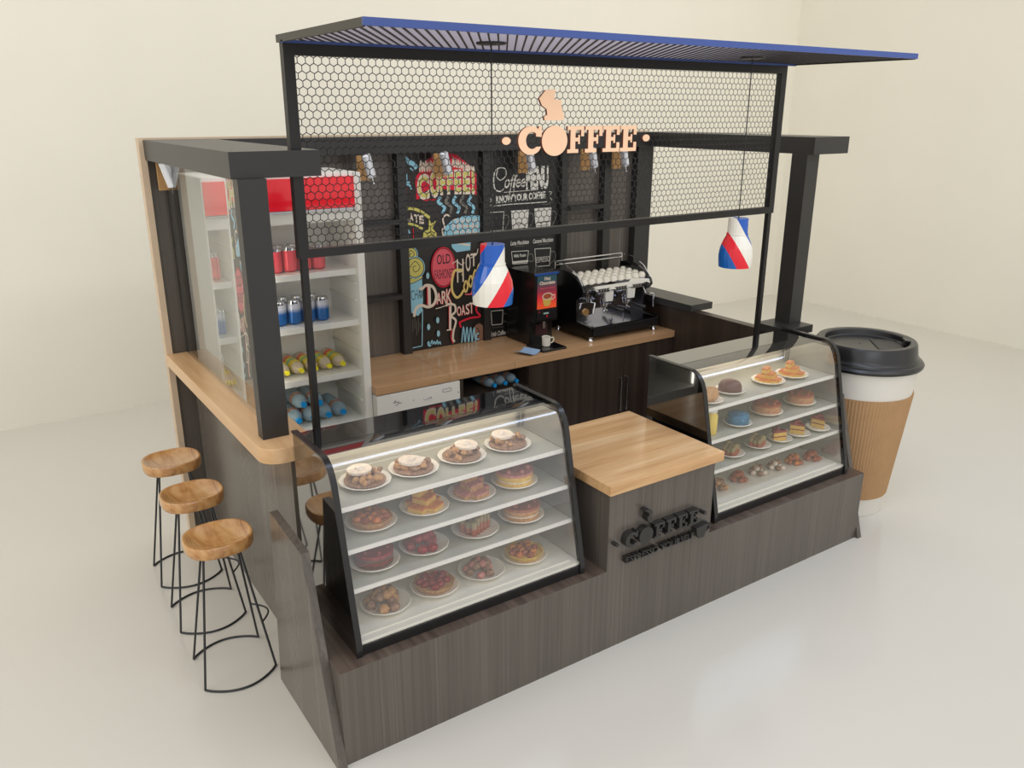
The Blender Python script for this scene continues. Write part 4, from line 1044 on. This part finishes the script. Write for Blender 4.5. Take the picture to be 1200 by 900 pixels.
for x, wh in ((2.80, 'left chocolate heart cake'), (3.10, 'right chocolate heart cake')):
    pl2(x, .30, LV[1], .095, wh)
    fd('layer_cake', layer_cake(x, .30, LV[1] + .0075, .080), [K_tan, K_pink, K_rb], 'brownish pink round cake on the second shelf, %s' % wh.split()[0])
for x, wh in ((2.448, 'left'), (2.669, 'right')):
    pl2(x, .235, LV[2], .076, wh + ' finger cake'); fd('finger_cake', finger_cake(x, .235, LV[2] + .0075, .062, .35), [K_rb, K_grn], '%s brown finger cake on the third shelf' % wh)
for x, y, rz, wh in ((2.852, .225, 1.9, 'left'), (3.01, .22, 1.2, 'middle'), (3.185, .21, .9, 'right')):
    pl2(x, y, LV[2], .072, wh + ' cake slice'); fd('cake_slice', layer_cake(x + .02, y - .03, LV[2] + .0075, .085, rz, .95, 8), [K_yel, K_red, K_red], '%s yellow cake slice with red topping on the third shelf' % wh)
for i, (x, y, ma, nm) in enumerate(((2.415, .27, [K_tan, K_nut], 'tan nut heap'), (2.59, .28, [K_rb, K_rb], 'reddish brown truffle heap'), (2.755, .28, [K_white, K_nut], 'pale sugared nut heap'), (2.905, .27, [K_white, K_nut], 'pale cream puff heap'), (3.06, .26, [K_rb, K_or], 'red brown biscuit heap'), (3.20, .235, [K_rb, K_rb], 'dark reddish cake heap'))):
    fd('cookie_heap', ball_heap(x, y, LV[3] + .0005, .066, 18, .25), ma, '%s on the bottom deck, %s' % (nm, ['first from left', 'second from left', 'third from left', 'fourth from left', 'fifth from left', 'rightmost'][i]))

# ------------------------------------------------------------------ giant paper cup
cx, cy = 3.785, .348
t = thing('giant_paper_cup', (cx, cy, 0), 'giant white paper coffee cup with a brown ribbed sleeve and black lid', 'cup')
def rz_(z): return .229 + .0995 * z
MB().lathe([(0, .012), (rz_(0) - .02, .012), (rz_(0) - .015, 0), (rz_(0), .002), (rz_(.02), .02), (rz_(1.03), 1.03), (rz_(1.03) - .01, 1.03), (.2, 1.0), (0, 1.0)], 72, (cx, cy, 0)).build('cup_body', mat('white_paper', (226, 222, 212), .5, noise=.02, nscale=4), t)
K_ = 96
MB().lathe([(rz_(.13) + .001, .13), (rz_(.13) + .008, .13), (rz_(.83) + .008, .83), (rz_(.83) + .001, .83)], K_ * 4, (cx, cy, 0), closed=True, wob=lambda a, i: 1 + (.008 * max(0, math.sin(K_ * a)) if i in (1, 2) else 0)).build('sleeve', mat('kraft_cardboard', (178, 140, 98), .75, noise=.04, nscale=12), t)
lid = [(.332, 1.000), (.352, 1.004), (.356, 1.020), (.345, 1.034), (.330, 1.040), (.326, 1.052), (.318, 1.060), (.312, 1.075), (.302, 1.140), (.294, 1.152), (.262, 1.152), (.252, 1.146), (.246, 1.118), (.236, 1.112), (.0, 1.112)]
l_ = MB().lathe(lid, 72, (cx, cy, 0)).build('lid', mat('black_lid_plastic', (26, 26, 27), .3, spec=.6), t, angle=25)
def wedge(x0, x1, y0, y1, z0, z1, z2): 
    return [(x0, y0, z0), (x1, y0, z0), (x1, y1, z0), (x0, y1, z0), (x0, y0, z1), (x1, y0, z1), (x1, y1, z2), (x0, y1, z2)]
T2 = Matrix.Translation((cx, cy, 0)) @ Matrix.Rotation(-.75, 4, 'Z')
MB(T2).add(wedge(.05, .215, -.12, .12, 1.1125, 1.118, 1.118), [(0, 3, 2, 1), (4, 5, 6, 7), (0, 1, 5, 4), (1, 2, 6, 5), (2, 3, 7, 6), (3, 0, 4, 7)]).build('lid_recess', M_plasticm, l_, bevel=.003)
MB(T2).prism(rrect(.225, .255, -.045, .045, (.014,) * 4), 'z', 1.120, 1.1555).build('sip_ridge', M_plastic, l_, bevel=.003)
MB().ball((cx - .02, cy + .03, 1.1125), (.006, .006, .002), 10, 6).build('vent_hole', M_plastic, l_)

# ------------------------------------------------------------------ bar stools
SZ = .706
def stool():
    t = thing('bar_stool', (-.185, .915, 0), 'bar stool nearest the front with a scooped wooden seat and thin wire legs', 'stool', 'bar stools along the oak bar')
    cx, cy = -.19, .905
    # seat: rounded square, scooped
    n, rn = 40, 9; vs = []; fs = []
    def sup(a, r):
        c, s_ = math.cos(a), math.sin(a); e = .80
        return (cx + .152 * r * math.copysign(abs(c) ** e, c), cy + .138 * r * math.copysign(abs(s_) ** e, s_))
    def top(r, a): 
        return SZ - .026 * (1 - (r / .93) ** 3) if r < .93 else SZ
    R = [0.0, .15, .3, .45, .6, .72, .82, .89, .93, .975]
    vs.append((cx, cy, SZ - .026))
    for r in R[1:]:
        for k in range(n):
            a = 2 * PI * k / n; p = sup(a, r); vs.append((p[0], p[1], top(r, a)))
    for r, z in ((1.0, SZ - .005), (1.0, SZ - .044), (.965, SZ - .054), (.6, SZ - .056)):
        for k in range(n):
            a = 2 * PI * k / n; p = sup(a, r); vs.append((p[0], p[1], z))
    rings = len(R) - 1 + 4
    fs += [(0, 1 + k, 1 + (k + 1) % n) for k in range(n)]
    for i in range(rings - 1):
        for k in range(n): fs.append((1 + i * n + k, 1 + (i + 1) * n + k, 1 + (i + 1) * n + (k + 1) % n, 1 + i * n + (k + 1) % n))
    fs.append(tuple(1 + (rings - 1) * n + k for k in range(n)))
    MB().add(vs, fs).build('seat', M_seat, t, angle=40)
    r = .0055; zt = SZ - .0575
    L_ = {'lb': (-.338, 1.050), 'lf': (-.352, .786), 'rb': (-.022, 1.052), 'rf': (-.022, .786)}
    Tp = {'lb': (-.262, .925), 'lf': (-.262, .893), 'rb': (-.112, .925), 'rf': (-.112, .893)}
    for k in L_: MB().tube([(Tp[k][0], Tp[k][1], zt), (L_[k][0], L_[k][1], r)], r, 8).build('leg', M_stoolw, t)
    def arc(a, b_, bulge, z):
        P = []
        for i in range(17):
            s_ = i / 16; x = a[0] + (b_[0] - a[0]) * s_; y = a[1] + (b_[1] - a[1]) * s_ + bulge * math.sin(PI * s_) ** .8; P.append((x, y, z))
        return P
    MB().tube(arc(L_['lf'], L_['rf'], -.085, r), r, 8).build('floor_hoop', M_stoolw, t)
    MB().tube(arc(L_['lb'], L_['rb'], .075, r), r, 8).build('floor_hoop', M_stoolw, t)
    zz = .235; f = (zz - r) / (zt - r)
    a = [L_['rb'][i] + (Tp['rb'][i] - L_['rb'][i]) * f for i in (0, 1)]; b_ = [L_['rf'][i] + (Tp['rf'][i] - L_['rf'][i]) * f for i in (0, 1)]
    P = [(a[0] + (b_[0] - a[0]) * i / 14 + .055 * math.sin(PI * i / 14), a[1] + (b_[1] - a[1]) * i / 14, zz) for i in range(15)]
    MB().tube(P, .0045, 8).build('foot_rest', M_stoolw, t)
    return t
s0 = stool()
dup(s0, (-.170, 1.437, 0), 'middle one of the three wooden bar stools')
dup(s0, (-.155, 1.938, 0), 'bar stool farthest from the camera, near the back panel edge')
